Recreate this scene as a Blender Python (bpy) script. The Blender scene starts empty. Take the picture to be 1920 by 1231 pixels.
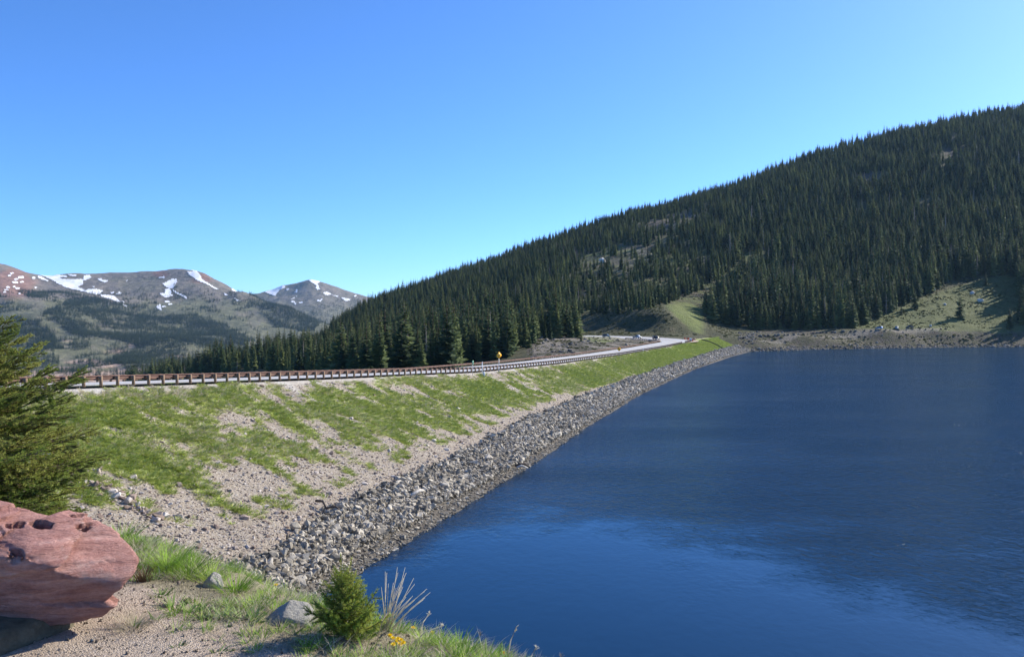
import bpy, bmesh, math, random
import numpy as np
from mathutils import Vector, Matrix
R = math.radians
SC = bpy.context.scene
COL = SC.collection
rng = np.random.default_rng(7)
random.seed(7)

# ------------------------------------------------------------------ camera, sky, sun, exposure
CAMZ, F, CX, HY = 17.0, 1600.0, 960.0, 605.0        # lake surface is z = 0
cam = bpy.data.cameras.new('camera'); camo = bpy.data.objects.new('camera', cam); COL.objects.link(camo)
camo.location = (0, 0, CAMZ); camo.rotation_euler = (R(90) - math.atan(10.5 / F), 0, 0)
cam.lens = 30.0; cam.sensor_width = 36.0; cam.clip_start = 0.1; cam.clip_end = 40000
SC.camera = camo
SUN_AZ, SUN_EL = 56.0, 31.5                          # degrees to the right of the view direction, above the horizon
world = bpy.data.worlds.new('World'); SC.world = world; world.use_nodes = True
wn = world.node_tree.nodes; wl = world.node_tree.links
bg = wn['Background']; sky = wn.new('ShaderNodeTexSky'); sky.sky_type = 'NISHITA'; sky.sun_disc = False
sky.sun_elevation = R(SUN_EL); sky.sun_rotation = R(SUN_AZ); sky.altitude = 0
sky.air_density = 0.6; sky.dust_density = 0.4; sky.ozone_density = 10.0
hs = wn.new('ShaderNodeHueSaturation'); hs.inputs['Saturation'].default_value = 1.04; wl.new(sky.outputs[0], hs.inputs['Color']); wl.new(hs.outputs[0], bg.inputs[0]); bg.inputs[1].default_value = 0.15
sun = bpy.data.lights.new('sun', 'SUN'); suno = bpy.data.objects.new('sun', sun); COL.objects.link(suno)
sun.energy = 4.4; sun.angle = R(0.53); sun.color = (1.0, 0.92, 0.78)
SD = Vector((math.sin(R(SUN_AZ)) * math.cos(R(SUN_EL)), math.cos(R(SUN_AZ)) * math.cos(R(SUN_EL)), math.sin(R(SUN_EL))))
suno.rotation_euler = (-SD).to_track_quat('-Z', 'Y').to_euler()
SC.view_settings.view_transform = 'Standard'; SC.view_settings.look = 'None'
SC.view_settings.exposure = 0.86; SC.view_settings.gamma = 1.0
SC.render.engine = 'CYCLES'; SC.cycles.max_bounces = 6; SC.cycles.transparent_max_bounces = 16

def P(px, py, D):                                    # a photograph pixel at depth D -> world point
    return np.array([(px - CX) / F * D, D, CAMZ - (py - HY) / F * D])

# ------------------------------------------------------------------ noise
def _h(ix, iy, iz, seed):
    n = (ix.astype(np.int64) * 374761393 + iy.astype(np.int64) * 668265263 + iz.astype(np.int64) * 2147483647 + seed * 974634777)
    n = (n ^ (n >> 13)) * 1274126177
    n = n & 0x7fffffff
    return ((n ^ (n >> 16)) & 0xffff) / 65535.0
def vnoise(x, y, z=None, seed=0):
    x = np.asarray(x, float); y = np.asarray(y, float)
    z = np.zeros_like(x) if z is None else np.asarray(z, float)
    ix, iy, iz = np.floor(x), np.floor(y), np.floor(z)
    fx, fy, fz = x - ix, y - iy, z - iz
    fx, fy, fz = [f * f * f * (f * (f * 6 - 15) + 10) for f in (fx, fy, fz)]
    r = 0
    for dx in (0, 1):
        for dy in (0, 1):
            for dz in (0, 1):
                w = (fx if dx else 1 - fx) * (fy if dy else 1 - fy) * (fz if dz else 1 - fz)
                r = r + w * _h(ix + dx, iy + dy, iz + dz, seed)
    return r * 2 - 1
def fbm(x, y, z=None, oct=4, seed=0, gain=0.5):
    a, s, t = 1.0, 0, 0
    for o in range(oct):
        k = 2.03 ** o
        s = s + a * vnoise(x * k, y * k, None if z is None else z * k, seed + o * 17); t += a; a *= gain
    return s / t
def sstep(a, b, x):
    t = np.clip((np.asarray(x, float) - a) / (b - a), 0, 1); return t * t * (3 - 2 * t)
def in_poly(px, py, poly):
    inside = np.zeros(np.shape(px), bool); n = len(poly)
    for i in range(n):
        x0, y0 = poly[i]; x1, y1 = poly[(i + 1) % n]
        if y0 == y1: continue
        c = ((y0 > py) != (y1 > py)) & (px < (x1 - x0) * (py - y0) / (y1 - y0) + x0)
        inside ^= c
    return inside

# ------------------------------------------------------------------ object helpers
def mk_mesh(name, V, faces, mats=(), smooth=False, midx=None):
    me = bpy.data.meshes.new(name); V = np.asarray(V, np.float32).reshape(-1, 3)
    if isinstance(faces, np.ndarray):
        k = faces.shape[1]; loops = faces.reshape(-1); starts = np.arange(len(faces)) * k
    else:
        starts = np.cumsum([0] + [len(f) for f in faces])[:-1]; loops = np.array([i for f in faces for i in f])
    me.vertices.add(len(V)); me.vertices.foreach_set('co', V.ravel())
    me.loops.add(len(loops)); me.loops.foreach_set('vertex_index', loops.astype(np.int32))
    me.polygons.add(len(starts)); me.polygons.foreach_set('loop_start', np.asarray(starts, np.int32))
    if smooth: me.polygons.foreach_set('use_smooth', np.ones(len(starts), bool))
    for m in mats: me.materials.append(m)
    if midx is not None: me.polygons.foreach_set('material_index', np.asarray(midx, np.int32))
    me.update(calc_edges=True); me.validate()
    return me
def attr(me, name, vals):
    a = me.attributes.new(name, 'FLOAT', 'POINT'); a.data.foreach_set('value', np.asarray(vals, np.float32).ravel())
def grid_faces(nr, nc):
    i = np.arange(nr * nc).reshape(nr, nc)
    return np.stack([i[:-1, :-1], i[:-1, 1:], i[1:, 1:], i[1:, :-1]], -1).reshape(-1, 4)
def link(name, data, parent=None, loc=None, rot=None, scale=None):
    o = bpy.data.objects.new(name, data); COL.objects.link(o)
    if parent: o.parent = parent
    if loc is not None: o.location = [float(c) for c in loc]
    if rot is not None: o.rotation_euler = [float(c) for c in rot]
    if scale is not None: o.scale = (scale,) * 3 if np.isscalar(scale) else [float(c) for c in scale]
    return o
def tag(o, label=None, cat=None, group=None, kind=None):
    if label: o['label'] = label
    if cat: o['category'] = cat
    if group: o['group'] = group
    if kind: o['kind'] = kind
    return o
class MB:                                            # collects shapes for one mesh
    def __init__(s): s.v = []; s.f = []; s.n = 0; s.m = []
    def add(s, V, Fc, mi=0):
        V = np.asarray(V, float).reshape(-1, 3)
        s.v.append(V); s.f += [[i + s.n for i in f] for f in Fc]; s.m += [mi] * len(Fc); s.n += len(V); return s
    def box(s, c, d, M=None, mi=0, taper=1.0):
        x, y, z = [k / 2 for k in d]
        V = np.array([[-x, -y, -z], [x, -y, -z], [x, y, -z], [-x, y, -z], [-x * taper, -y * taper, z], [x * taper, -y * taper, z], [x * taper, y * taper, z], [-x * taper, y * taper, z]])
        if M is not None: V = V @ np.array(M).T
        return s.add(V + np.array(c), [[3, 2, 1, 0], [4, 5, 6, 7], [0, 1, 5, 4], [1, 2, 6, 5], [2, 3, 7, 6], [3, 0, 4, 7]], mi)
    def tube(s, pts, rad, n=8, mi=0, cap=True):
        pts = np.asarray(pts, float); k = len(pts); rad = np.broadcast_to(np.asarray(rad, float), (k,)); V = []
        for i in range(k):
            t = pts[min(i + 1, k - 1)] - pts[max(i - 1, 0)]; t = t / (np.linalg.norm(t) + 1e-9)
            a = np.cross(t, [0, 0, 1.0]) if abs(t[2]) < 0.95 else np.cross(t, [1.0, 0, 0]); a /= np.linalg.norm(a); b = np.cross(t, a)
            th = np.arange(n) * 2 * math.pi / n
            V.append(pts[i] + rad[i] * (np.cos(th)[:, None] * a + np.sin(th)[:, None] * b))
        Fc = [[i * n + j, i * n + (j + 1) % n, (i + 1) * n + (j + 1) % n, (i + 1) * n + j] for i in range(k - 1) for j in range(n)]
        if cap: Fc += [list(range(n))[::-1], [(k - 1) * n + j for j in range(n)]]
        return s.add(np.concatenate(V), Fc, mi)
    def prism(s, poly, axis_a, axis_b, o, ext, mi=0):     # polygon (a,b) swept along ext
        a, b, o, ext = [np.asarray(k, float) for k in (axis_a, axis_b, o, ext)]
        B = np.array([o + p[0] * a + p[1] * b for p in poly]); n = len(poly)
        return s.add(np.concatenate([B, B + ext]), [list(range(n))[::-1], list(range(n, 2 * n))] + [[i, (i + 1) % n, n + (i + 1) % n, n + i] for i in range(n)], mi)
    def mesh(s, name, mats, smooth=False):
        return mk_mesh(name, np.concatenate(s.v), s.f, mats, smooth, s.m)

# ------------------------------------------------------------------ materials
class NT:
    def __init__(s, name):
        s.m = bpy.data.materials.new(name); s.m.use_nodes = True; s.t = s.m.node_tree; s.n = s.t.nodes
        s.b = s.n['Principled BSDF']; s.out = s.n['Material Output']; s.b.inputs['Roughness'].default_value = 0.85
        s.b.inputs['Specular IOR Level'].default_value = 0.25
    def new(s, ty, **kw):
        n = s.n.new(ty)
        for k, v in kw.items(): setattr(n, k, v)
        return n
    def l(s, a, b): s.t.links.new(a, b)
    def noise(s, scale, detail=4, rough=0.55, vec=None, dist=0.0):
        n = s.new('ShaderNodeTexNoise'); n.inputs['Scale'].default_value = scale; n.inputs['Detail'].default_value = detail
        n.inputs['Roughness'].default_value = rough; n.inputs['Distortion'].default_value = dist
        if vec is not None: s.l(vec, n.inputs['Vector'])
        return n.outputs['Fac']
    def voro(s, scale, vec=None, out='Color', feature='F1'):
        n = s.new('ShaderNodeTexVoronoi'); n.inputs['Scale'].default_value = scale; n.feature = feature
        if vec is not None: s.l(vec, n.inputs['Vector'])
        return n.outputs[out]
    def coord(s, w='Object', scale=None, rot=None):
        c = s.new('ShaderNodeTexCoord').outputs[w]
        if scale is None and rot is None: return c
        m = s.new('ShaderNodeMapping'); s.l(c, m.inputs[0])
        if scale is not None: m.inputs['Scale'].default_value = scale
        if rot is not None: m.inputs['Rotation'].default_value = rot
        return m.outputs[0]
    def geo(s): return s.new('ShaderNodeNewGeometry').outputs['Position']
    def attr(s, name):
        n = s.new('ShaderNodeAttribute'); n.attribute_name = name; return n.outputs['Fac']
    def rnd(s): return s.new('ShaderNodeObjectInfo').outputs['Random']
    def rmap(s, v, a, b, c=0.0, d=1.0):
        n = s.new('ShaderNodeMapRange'); s.l(v, n.inputs[0])
        for i, k in zip((1, 2, 3, 4), (a, b, c, d)): n.inputs[i].default_value = k
        return n.outputs[0]
    def math(s, op, a, b=None):
        n = s.new('ShaderNodeMath', operation=op)
        for i, k in enumerate((a, b)):
            if k is None: continue
            if isinstance(k, (int, float)): n.inputs[i].default_value = k
            else: s.l(k, n.inputs[i])
        return n.outputs[0]
    def ramp(s, v, stops, interp='LINEAR'):
        n = s.new('ShaderNodeValToRGB'); s.l(v, n.inputs[0]); e = n.color_ramp.elements; n.color_ramp.interpolation = interp
        while len(e) < len(stops): e.new(0.5)
        for k, (p, c) in zip(e, stops): k.position = p; k.color = (*c, 1)
        return n.outputs[0]
    def mix(s, f, a, b, mode='MIX'):
        n = s.new('ShaderNodeMix', data_type='RGBA', blend_type=mode)
        for sock, k in ((n.inputs[0], f), (n.inputs[6], a), (n.inputs[7], b)):
            if isinstance(k, (int, float)): sock.default_value = k
            elif isinstance(k, tuple): sock.default_value = (*k, 1)
            else: s.l(k, sock)
        return n.outputs[2]
    def col(s, c):
        if isinstance(c, tuple): s.b.inputs['Base Color'].default_value = (*c, 1)
        else: s.l(c, s.b.inputs['Base Color'])
        return s
    def bump(s, h, dist, strength=1.0, prev=None):
        n = s.new('ShaderNodeBump'); n.inputs['Distance'].default_value = dist; n.inputs['Strength'].default_value = strength
        s.l(h, n.inputs['Height'])
        if prev is not None: s.l(prev, n.inputs['Normal'])
        s.l(n.outputs[0], s.b.inputs['Normal']); return n.outputs[0]
    def rough(s, r): s.b.inputs['Roughness'].default_value = r; return s
    def metal(s, v): s.b.inputs['Metallic'].default_value = v; return s

def simple(name, c, rough=0.7, var=0.25, scale=6.0, metal=0.0):
    t = NT(name); f = t.noise(scale, 5, 0.6, t.coord())
    t.col(t.ramp(f, [(0.25, tuple(k * (1 - var) for k in c)), (0.75, tuple(min(1, k * (1 + var)) for k in c))])).rough(rough).metal(metal)
    return t.m

M = {}
def build_materials():
    # dam slope: grass mask comes from the mesh, fine colour from noise
    t = NT('dam_slope'); p = t.geo()
    g = t.attr('grass'); fine = t.noise(7.0, 6, 0.7, p); mid = t.noise(0.9, 4, 0.6, p)
    gm = t.rmap(t.math('ADD', g, t.math('MULTIPLY', t.math('SUBTRACT', fine, 0.5), 1.1)), 0.38, 0.62)
    soil = t.ramp(t.noise(4.0, 8, 0.75, p), [(0.25, (0.21, 0.168, 0.122)), (0.5, (0.355, 0.298, 0.228)), (0.75, (0.52, 0.465, 0.38))])
    peb = t.voro(5.5, p); grey = t.new('ShaderNodeSeparateColor'); t.l(peb, grey.inputs[0])
    soil = t.mix(t.rmap(grey.outputs[0], 0.6, 0.95, 0, 0.55), soil, t.ramp(grey.outputs[1], [(0, (0.26, 0.21, 0.18)), (0.5, (0.46, 0.42, 0.38)), (1, (0.6, 0.56, 0.5))]))
    soil = t.mix(t.attr('pale'), soil, (0.55, 0.52, 0.47))
    grass = t.ramp(t.noise(2.6, 7, 0.7, p), [(0.25, (0.20, 0.25, 0.05)), (0.5, (0.31, 0.38, 0.08)), (0.72, (0.46, 0.49, 0.17))])
    grass = t.mix(t.rmap(mid, 0.45, 0.75, 0, 0.5), grass, (0.28, 0.28, 0.12))
    t.col(t.mix(t.attr('wet'), t.mix(gm, soil, grass), t.ramp(t.noise(3.0, 8, 0.75, p), [(0.3, (0.07, 0.06, 0.048)), (0.7, (0.21, 0.185, 0.15))]))).rough(0.95)
    h = t.math('ADD', t.noise(9.0, 6, 0.75, p), t.math('MULTIPLY', t.voro(5.5, p, 'Distance'), -0.6))
    t.bump(h, 0.14); M['dam'] = t.m
    # overlook gravel
    t = NT('overlook_ground'); p = t.geo()
    fine = t.noise(55, 8, 0.75, p); v = t.voro(110, p); gr = t.new('ShaderNodeSeparateColor'); t.l(v, gr.inputs[0])
    dirt = t.ramp(fine, [(0.25, (0.30, 0.235, 0.175)), (0.5, (0.46, 0.375, 0.29)), (0.75, (0.60, 0.515, 0.42))])
    dirt = t.mix(t.rmap(gr.outputs[0], 0.72, 0.9, 0, 0.8), dirt, t.ramp(gr.outputs[1], [(0, (0.13, 0.10, 0.08)), (0.6, (0.38, 0.31, 0.26)), (1, (0.66, 0.6, 0.53))]))
    dirt = t.mix(t.rmap(t.noise(2.2, 4, 0.6, p), 0.35, 0.7, 0, 0.4), dirt, (0.42, 0.31, 0.22))
    gm = t.rmap(t.math('ADD', t.attr('grass'), t.math('MULTIPLY', t.math('SUBTRACT', t.noise(14, 5, 0.7, p), 0.5), 0.9)), 0.4, 0.7)
    gcol = t.ramp(t.noise(40, 6, 0.75, p), [(0.3, (0.12, 0.11, 0.06)), (0.55, (0.30, 0.26, 0.17)), (0.75, (0.48, 0.43, 0.32))])
    t.col(t.mix(gm, dirt, gcol)).rough(0.95)
    t.bump(t.math('ADD', t.noise(80, 8, 0.8, p), t.math('MULTIPLY', t.voro(110, p, 'Distance'), -0.9)), 0.012); M['overlook'] = t.m
    # forested hillside floor
    t = NT('hillside_ground'); p = t.geo()
    base = t.ramp(t.noise(0.12, 7, 0.7, p), [(0.3, (0.032, 0.036, 0.017)), (0.5, (0.068, 0.072, 0.033)), (0.72, (0.145, 0.128, 0.075))])
    bare = t.ramp(t.noise(0.5, 8, 0.75, p), [(0.3, (0.045, 0.037, 0.03)), (0.6, (0.105, 0.09, 0.073)), (0.8, (0.24, 0.21, 0.175))])
    bm = t.rmap(t.math('ADD', t.attr('bare'), t.math('MULTIPLY', t.math('SUBTRACT', t.noise(0.25, 6, 0.7, p), 0.5), 1.2)), 0.4, 0.65)
    lush = t.ramp(t.noise(0.4, 6, 0.7, p), [(0.3, (0.10, 0.145, 0.03)), (0.7, (0.24, 0.28, 0.075))])
    c = t.mix(bm, base, bare); c = t.mix(t.attr('lush'), c, lush)
    c = t.mix(t.attr('gravel'), c, t.ramp(t.noise(0.8, 8, 0.75, p), [(0.3, (0.19, 0.165, 0.135)), (0.7, (0.40, 0.36, 0.30))])); t.col(c).rough(0.95)
    t.bump(t.noise(0.7, 8, 0.75, p), 1.6); M['hill'] = t.m
    # far mountains
    t = NT('mountain_ground'); p = t.geo()
    n1 = t.noise(0.006, 8, 0.65, p); n2 = t.noise(0.03, 6, 0.7, p)
    rock = t.ramp(n2, [(0.3, (0.115, 0.10, 0.085)), (0.5, (0.18, 0.155, 0.13)), (0.72, (0.27, 0.235, 0.20))])
    tundra = t.ramp(n2, [(0.3, (0.10, 0.10, 0.062)), (0.7, (0.19, 0.18, 0.12))])
    c = t.mix(t.rmap(n1, 0.45, 0.7, 0, .8), rock, tundra)
    c = t.mix(t.attr('red'), c, t.ramp(n2, [(0.3, (0.17, 0.085, 0.062)), (0.7, (0.33, 0.19, 0.145))]))
    c = t.mix(t.attr('green'), c, t.ramp(n2, [(0.3, (0.075, 0.082, 0.04)), (0.7, (0.16, 0.165, 0.085))]))
    c = t.mix(t.attr('tan'), c, t.ramp(n2, [(0.3, (0.33, 0.21, 0.15)), (0.7, (0.55, 0.42, 0.33))]))
    t.col(c).rough(0.97); t.bump(t.noise(0.02, 9, 0.7, p), 14.0); M['mount'] = t.m
    t = NT('snow'); p = t.geo(); t.col(t.ramp(t.noise(0.05, 5, 0.6, p), [(0.3, (0.78, 0.80, 0.83)), (0.7, (0.9, 0.9, 0.9))])).rough(0.6); t.bump(t.noise(0.03, 5, 0.6, p), 3.0); M['snow'] = t.m
    # riprap stone
    def stone(name, lo, md, hi, sc=3.0):
        t = NT(name); o = t.coord(); r = t.rnd()
        c = t.ramp(t.math('ADD', t.math('MULTIPLY', r, 0.62), t.math('MULTIPLY', t.noise(sc, 6, 0.7, o), 0.38)), [(0.18, lo), (0.5, md), (0.85, hi)])
        t.col(c).rough(0.9); t.bump(t.noise(sc * 3, 7, 0.7, o), 0.05); return t.m
    M['riprap'] = stone('riprap_stone', (0.125, 0.106, 0.078), (0.30, 0.264, 0.205), (0.58, 0.522, 0.425))
    M['scree'] = stone('scree_stone', (0.20, 0.14, 0.105), (0.40, 0.325, 0.27), (0.66, 0.6, 0.53))
    M['bank_rock'] = stone('bank_rock', (0.075, 0.065, 0.055), (0.15, 0.132, 0.112), (0.29, 0.265, 0.23))
    M['pebble'] = stone('pebble', (0.27, 0.215, 0.165), (0.45, 0.37, 0.295), (0.70, 0.62, 0.52))
    M['grey_rock'] = stone('grey_rock', (0.42, 0.40, 0.35), (0.50, 0.475, 0.425), (0.60, 0.575, 0.515), 9)
    # red sandstone
    t = NT('red_sandstone'); o = t.coord(); st = t.coord('Object', (1.5, 1.5, 9.0), (0.18, 0.1, 0.3))
    a = t.noise(2.2, 9, 0.68, st, 0.4); b = t.noise(38, 7, 0.75, o)
    c = t.ramp(t.math('ADD', t.math('MULTIPLY', a, 0.65), t.math('MULTIPLY', b, 0.35)), [(0.3, (0.24, 0.095, 0.075)), (0.45, (0.45, 0.22, 0.18)), (0.57, (0.60, 0.335, 0.28)), (0.72, (0.74, 0.51, 0.445))])
    c = t.mix(t.rmap(t.noise(4, 7, 0.7, o), 0.58, 0.7, 0, 0.55), c, (0.56, 0.42, 0.38))
    t.col(c).rough(0.82); pr = t.bump(t.noise(3.0, 9, 0.7, st, 0.6), 0.07); t.bump(t.noise(60, 8, 0.8, o), 0.009, 1.0, pr); M['red'] = t.m
    t = NT('olive_rock'); o = t.coord(); t.col(t.ramp(t.noise(9, 8, 0.7, o), [(0.3, (0.07, 0.06, 0.04)), (0.7, (0.19, 0.17, 0.115))])); t.bump(t.noise(20, 8, 0.7, o), 0.03); M['olive'] = t.m
    # spruce
    def foliage(name, lo, md, hi, sc, tl=0.34):
        t = NT(name); r = t.rnd(); o = t.geo()
        c = t.ramp(t.math('ADD', t.math('MULTIPLY', r, 0.5), t.math('MULTIPLY', t.noise(sc, 3, 0.6, o), 0.5)), [(0.2, lo), (0.5, md), (0.8, hi)])
        t.col(c).rough(0.75); t.b.inputs['Specular IOR Level'].default_value = 0.15
        tr = t.new('ShaderNodeBsdfTranslucent'); t.l(c, tr.inputs[0]); mx = t.new('ShaderNodeMixShader'); mx.inputs[0].default_value = tl
        t.l(t.b.outputs[0], mx.inputs[1]); t.l(tr.outputs[0], mx.inputs[2]); t.l(mx.outputs[0], t.out.inputs[0]); return t.m
    M['needle_far'] = foliage('spruce_foliage', (0.03, 0.054, 0.028), (0.082, 0.122, 0.048), (0.20, 0.235, 0.085), 0.6)
    M['needle_mount'] = foliage('distant_spruce_foliage', (0.03, 0.046, 0.026), (0.048, 0.068, 0.034), (0.07, 0.09, 0.045), 0.6)
    M['needle_near'] = foliage('near_spruce_needles', (0.12, 0.175, 0.035), (0.22, 0.28, 0.055), (0.40, 0.40, 0.11), 3.0)
    M['needle_baby'] = foliage('sapling_needles', (0.18, 0.25, 0.035), (0.30, 0.37, 0.06), (0.44, 0.46, 0.11), 14.0)
    M['snag'] = simple('dead_wood', (0.27, 0.235, 0.205), 0.9, 0.3, 2)
    M['bark'] = simple('bark', (0.105, 0.075, 0.055), 0.95, 0.4, 8)
    M['shrub'] = foliage('willow_shrub', (0.05, 0.06, 0.022), (0.10, 0.11, 0.04), (0.17, 0.17, 0.075), 0.5)
    M['blade'] = foliage('grass_blades', (0.225, 0.295, 0.062), (0.36, 0.44, 0.098), (0.56, 0.58, 0.225), 2.0)
    M['blade_near'] = foliage('near_grass_blades', (0.14, 0.25, 0.03), (0.25, 0.40, 0.05), (0.42, 0.52, 0.13), 30.0)
    M['leaf'] = foliage('broad_leaves', (0.13, 0.20, 0.055), (0.22, 0.31, 0.10), (0.36, 0.42, 0.2), 30.0)
    M['straw'] = foliage('dry_straw', (0.38, 0.33, 0.23), (0.56, 0.50, 0.37), (0.78, 0.72, 0.58), 20.0, .5)
    M['bleached'] = foliage('bleached_stalk', (0.70, 0.64, 0.51), (0.78, 0.72, 0.59), (0.84, 0.79, 0.67), 20.0, .5)
    M['brown'] = foliage('withered_leaves', (0.10, 0.06, 0.035), (0.21, 0.135, 0.07), (0.34, 0.25, 0.15), 30.0)
    M['petal'] = simple('dandelion_yellow', (0.92, 0.70, 0.02), 0.6, 0.1, 80)
    M['drift'] = simple('driftwood', (0.52, 0.48, 0.42), 0.9, 0.3, 3)
    M['drift_dark'] = simple('wet_driftwood', (0.09, 0.07, 0.055), 0.8, 0.4, 3)
    # built things
    t = NT('asphalt'); p = t.geo(); f = t.noise(0.7, 7, 0.7, p)
    t.col(t.ramp(f, [(0.3, (0.40, 0.395, 0.39)), (0.7, (0.53, 0.52, 0.51))])).rough(0.8); t.bump(t.noise(30, 4, 0.7, p), 0.01); M['asphalt'] = t.m
    M['yellow_line'] = simple('yellow_line', (0.58, 0.42, 0.08), 0.7); M['white_line'] = simple('white_line', (0.74, 0.74, 0.72), 0.7)
    M['rust'] = simple('weathering_steel', (0.17, 0.095, 0.07), 0.75, 0.45, 1.2); M['post'] = simple('timber_post', (0.22, 0.15, 0.10), 0.9, 0.4, 5)
    M['sign_yellow'] = simple('sign_yellow', (0.85, 0.42, 0.02), 0.5, 0.05); M['black'] = simple('black_paint', (0.02, 0.02, 0.02), 0.6, 0.1)
    M['sign_green'] = simple('sign_green', (0.02, 0.26, 0.14), 0.5, 0.05); M['white'] = simple('white_paint', (0.8, 0.8, 0.78), 0.6, 0.05)
    M['galv'] = simple('galvanised_steel', (0.42, 0.43, 0.44), 0.5, 0.15, 4, 0.6); M['orange'] = simple('orange_plastic', (0.72, 0.11, 0.035), 0.5, 0.15)
    M['rubber'] = simple('black_rubber', (0.02, 0.02, 0.022), 0.7, 0.2); M['glass'] = simple('car_glass', (0.03, 0.04, 0.05), 0.08, 0.1)
    M['grey_wall'] = simple('grey_board', (0.42, 0.42, 0.41), 0.8, 0.15)
    for k, c in dict(paint_silver=(0.5, 0.53, 0.55), paint_dark=(0.035, 0.04, 0.05), paint_white=(0.78, 0.79, 0.8), paint_blue=(0.42, 0.55, 0.78), paint_teal=(0.30, 0.37, 0.38)).items():
        t = NT(k); t.col(c).rough(0.3); t.b.inputs['Coat Weight'].default_value = 0.6; M[k] = t.m
    M['lamp'] = simple('headlight_glass', (0.8, 0.8, 0.78), 0.15, 0.02)
    # lake: mirror-like skin over dark water that is clear where it is shallow
    t = NT('lake_water'); p = t.geo(); t.n.remove(t.b)
    n = t.new('ShaderNodeMapping'); t.l(p, n.inputs[0]); n.inputs['Scale'].default_value = (1.0, 0.75, 1.0)
    rip = t.attr('ripple')
    w1 = t.noise(1.6, 4, 0.6, n.outputs[0], 0.3); w2 = t.noise(0.35, 3, 0.5, n.outputs[0])
    h = t.math('ADD', w1, t.math('MULTIPLY', w2, 1.0))
    b1 = t.new('ShaderNodeBump'); t.l(h, b1.inputs['Height']); t.l(rip, b1.inputs['Strength']); b1.inputs['Distance'].default_value = 0.35
    fr = t.new('ShaderNodeFresnel'); fr.inputs['IOR'].default_value = 1.333; t.l(b1.outputs[0], fr.inputs['Normal'])
    gl = t.new('ShaderNodeBsdfGlossy'); t.l(b1.outputs[0], gl.inputs['Normal']); t.l(t.rmap(rip, 0, 1, 0.035, 0.12), gl.inputs['Roughness']); gl.inputs['Color'].default_value = (0.80, 0.93, 1.0, 1)
    di = t.new('ShaderNodeBsdfDiffuse'); di.inputs[0].default_value = (0.002, 0.017, 0.043, 1)
    tr = t.new('ShaderNodeBsdfTransparent'); t.l(t.mix(t.attr('deep'), (0.82, 0.8, 0.72), (0.1, 0.16, 0.2)), tr.inputs[0])
    m1 = t.new('ShaderNodeMixShader'); t.l(t.attr('deep'), m1.inputs[0]); t.l(tr.outputs[0], m1.inputs[1]); t.l(di.outputs[0], m1.inputs[2])
    m2 = t.new('ShaderNodeMixShader'); t.l(t.math('MULTIPLY', fr.outputs[0], t.rmap(rip, 0, 1, 1.0, 0.70)), m2.inputs[0]); t.l(m1.outputs[0], m2.inputs[1]); t.l(gl.outputs[0], m2.inputs[2]); t.l(m2.outputs[0], t.out.inputs[0]); M['water'] = t.m
build_materials()

# ------------------------------------------------------------------ scatter: one object of instances through geometry nodes
def proto_collection(name, meshes):
    c = bpy.data.collections.new(name)
    for i, me in enumerate(meshes): c.objects.link(bpy.data.objects.new('%s_%02d' % (name, i), me))
    return c
def scatter(name, pts, rot, scl, idx, coll, label, cat=None, parent=None):
    pts = np.asarray(pts, np.float32); me = bpy.data.meshes.new(name); me.vertices.add(len(pts)); me.vertices.foreach_set('co', pts.ravel())
    a = me.attributes.new('rot', 'FLOAT_VECTOR', 'POINT'); a.data.foreach_set('vector', np.asarray(rot, np.float32).ravel())
    a = me.attributes.new('scl', 'FLOAT_VECTOR', 'POINT'); s = np.asarray(scl, np.float32); s = np.repeat(s[:, None], 3, 1) if s.ndim == 1 else s
    a.data.foreach_set('vector', np.ascontiguousarray(s, np.float32).ravel())
    a = me.attributes.new('pick', 'INT', 'POINT'); a.data.foreach_set('value', np.asarray(idx, np.int32))
    ng = bpy.data.node_groups.new(name, 'GeometryNodeTree')
    ng.interface.new_socket('Geometry', in_out='INPUT', socket_type='NodeSocketGeometry'); ng.interface.new_socket('Geometry', in_out='OUTPUT', socket_type='NodeSocketGeometry')
    N = ng.nodes; L = ng.links; gi = N.new('NodeGroupInput'); go = N.new('NodeGroupOutput')
    mp = N.new('GeometryNodeMeshToPoints'); ip = N.new('GeometryNodeInstanceOnPoints'); ci = N.new('GeometryNodeCollectionInfo')
    ci.inputs['Collection'].default_value = coll; ci.inputs['Separate Children'].default_value = True; ci.inputs['Reset Children'].default_value = True
    def na(nm, ty):
        k = N.new('GeometryNodeInputNamedAttribute'); k.data_type = ty; k.inputs['Name'].default_value = nm; return k.outputs[0]
    er = N.new('FunctionNodeEulerToRotation'); L.new(na('rot', 'FLOAT_VECTOR'), er.inputs[0])
    L.new(gi.outputs[0], mp.inputs['Mesh']); L.new(mp.outputs[0], ip.inputs['Points']); L.new(ci.outputs[0], ip.inputs['Instance'])
    ip.inputs['Pick Instance'].default_value = True; L.new(na('pick', 'INT'), ip.inputs['Instance Index'])
    L.new(er.outputs[0], ip.inputs['Rotation']); L.new(na('scl', 'FLOAT_VECTOR'), ip.inputs['Scale']); L.new(ip.outputs[0], go.inputs[0])
    o = link(name, me, parent); md = o.modifiers.new('scatter', 'NODES'); md.node_group = ng
    return tag(o, label, cat, kind='stuff')

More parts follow.
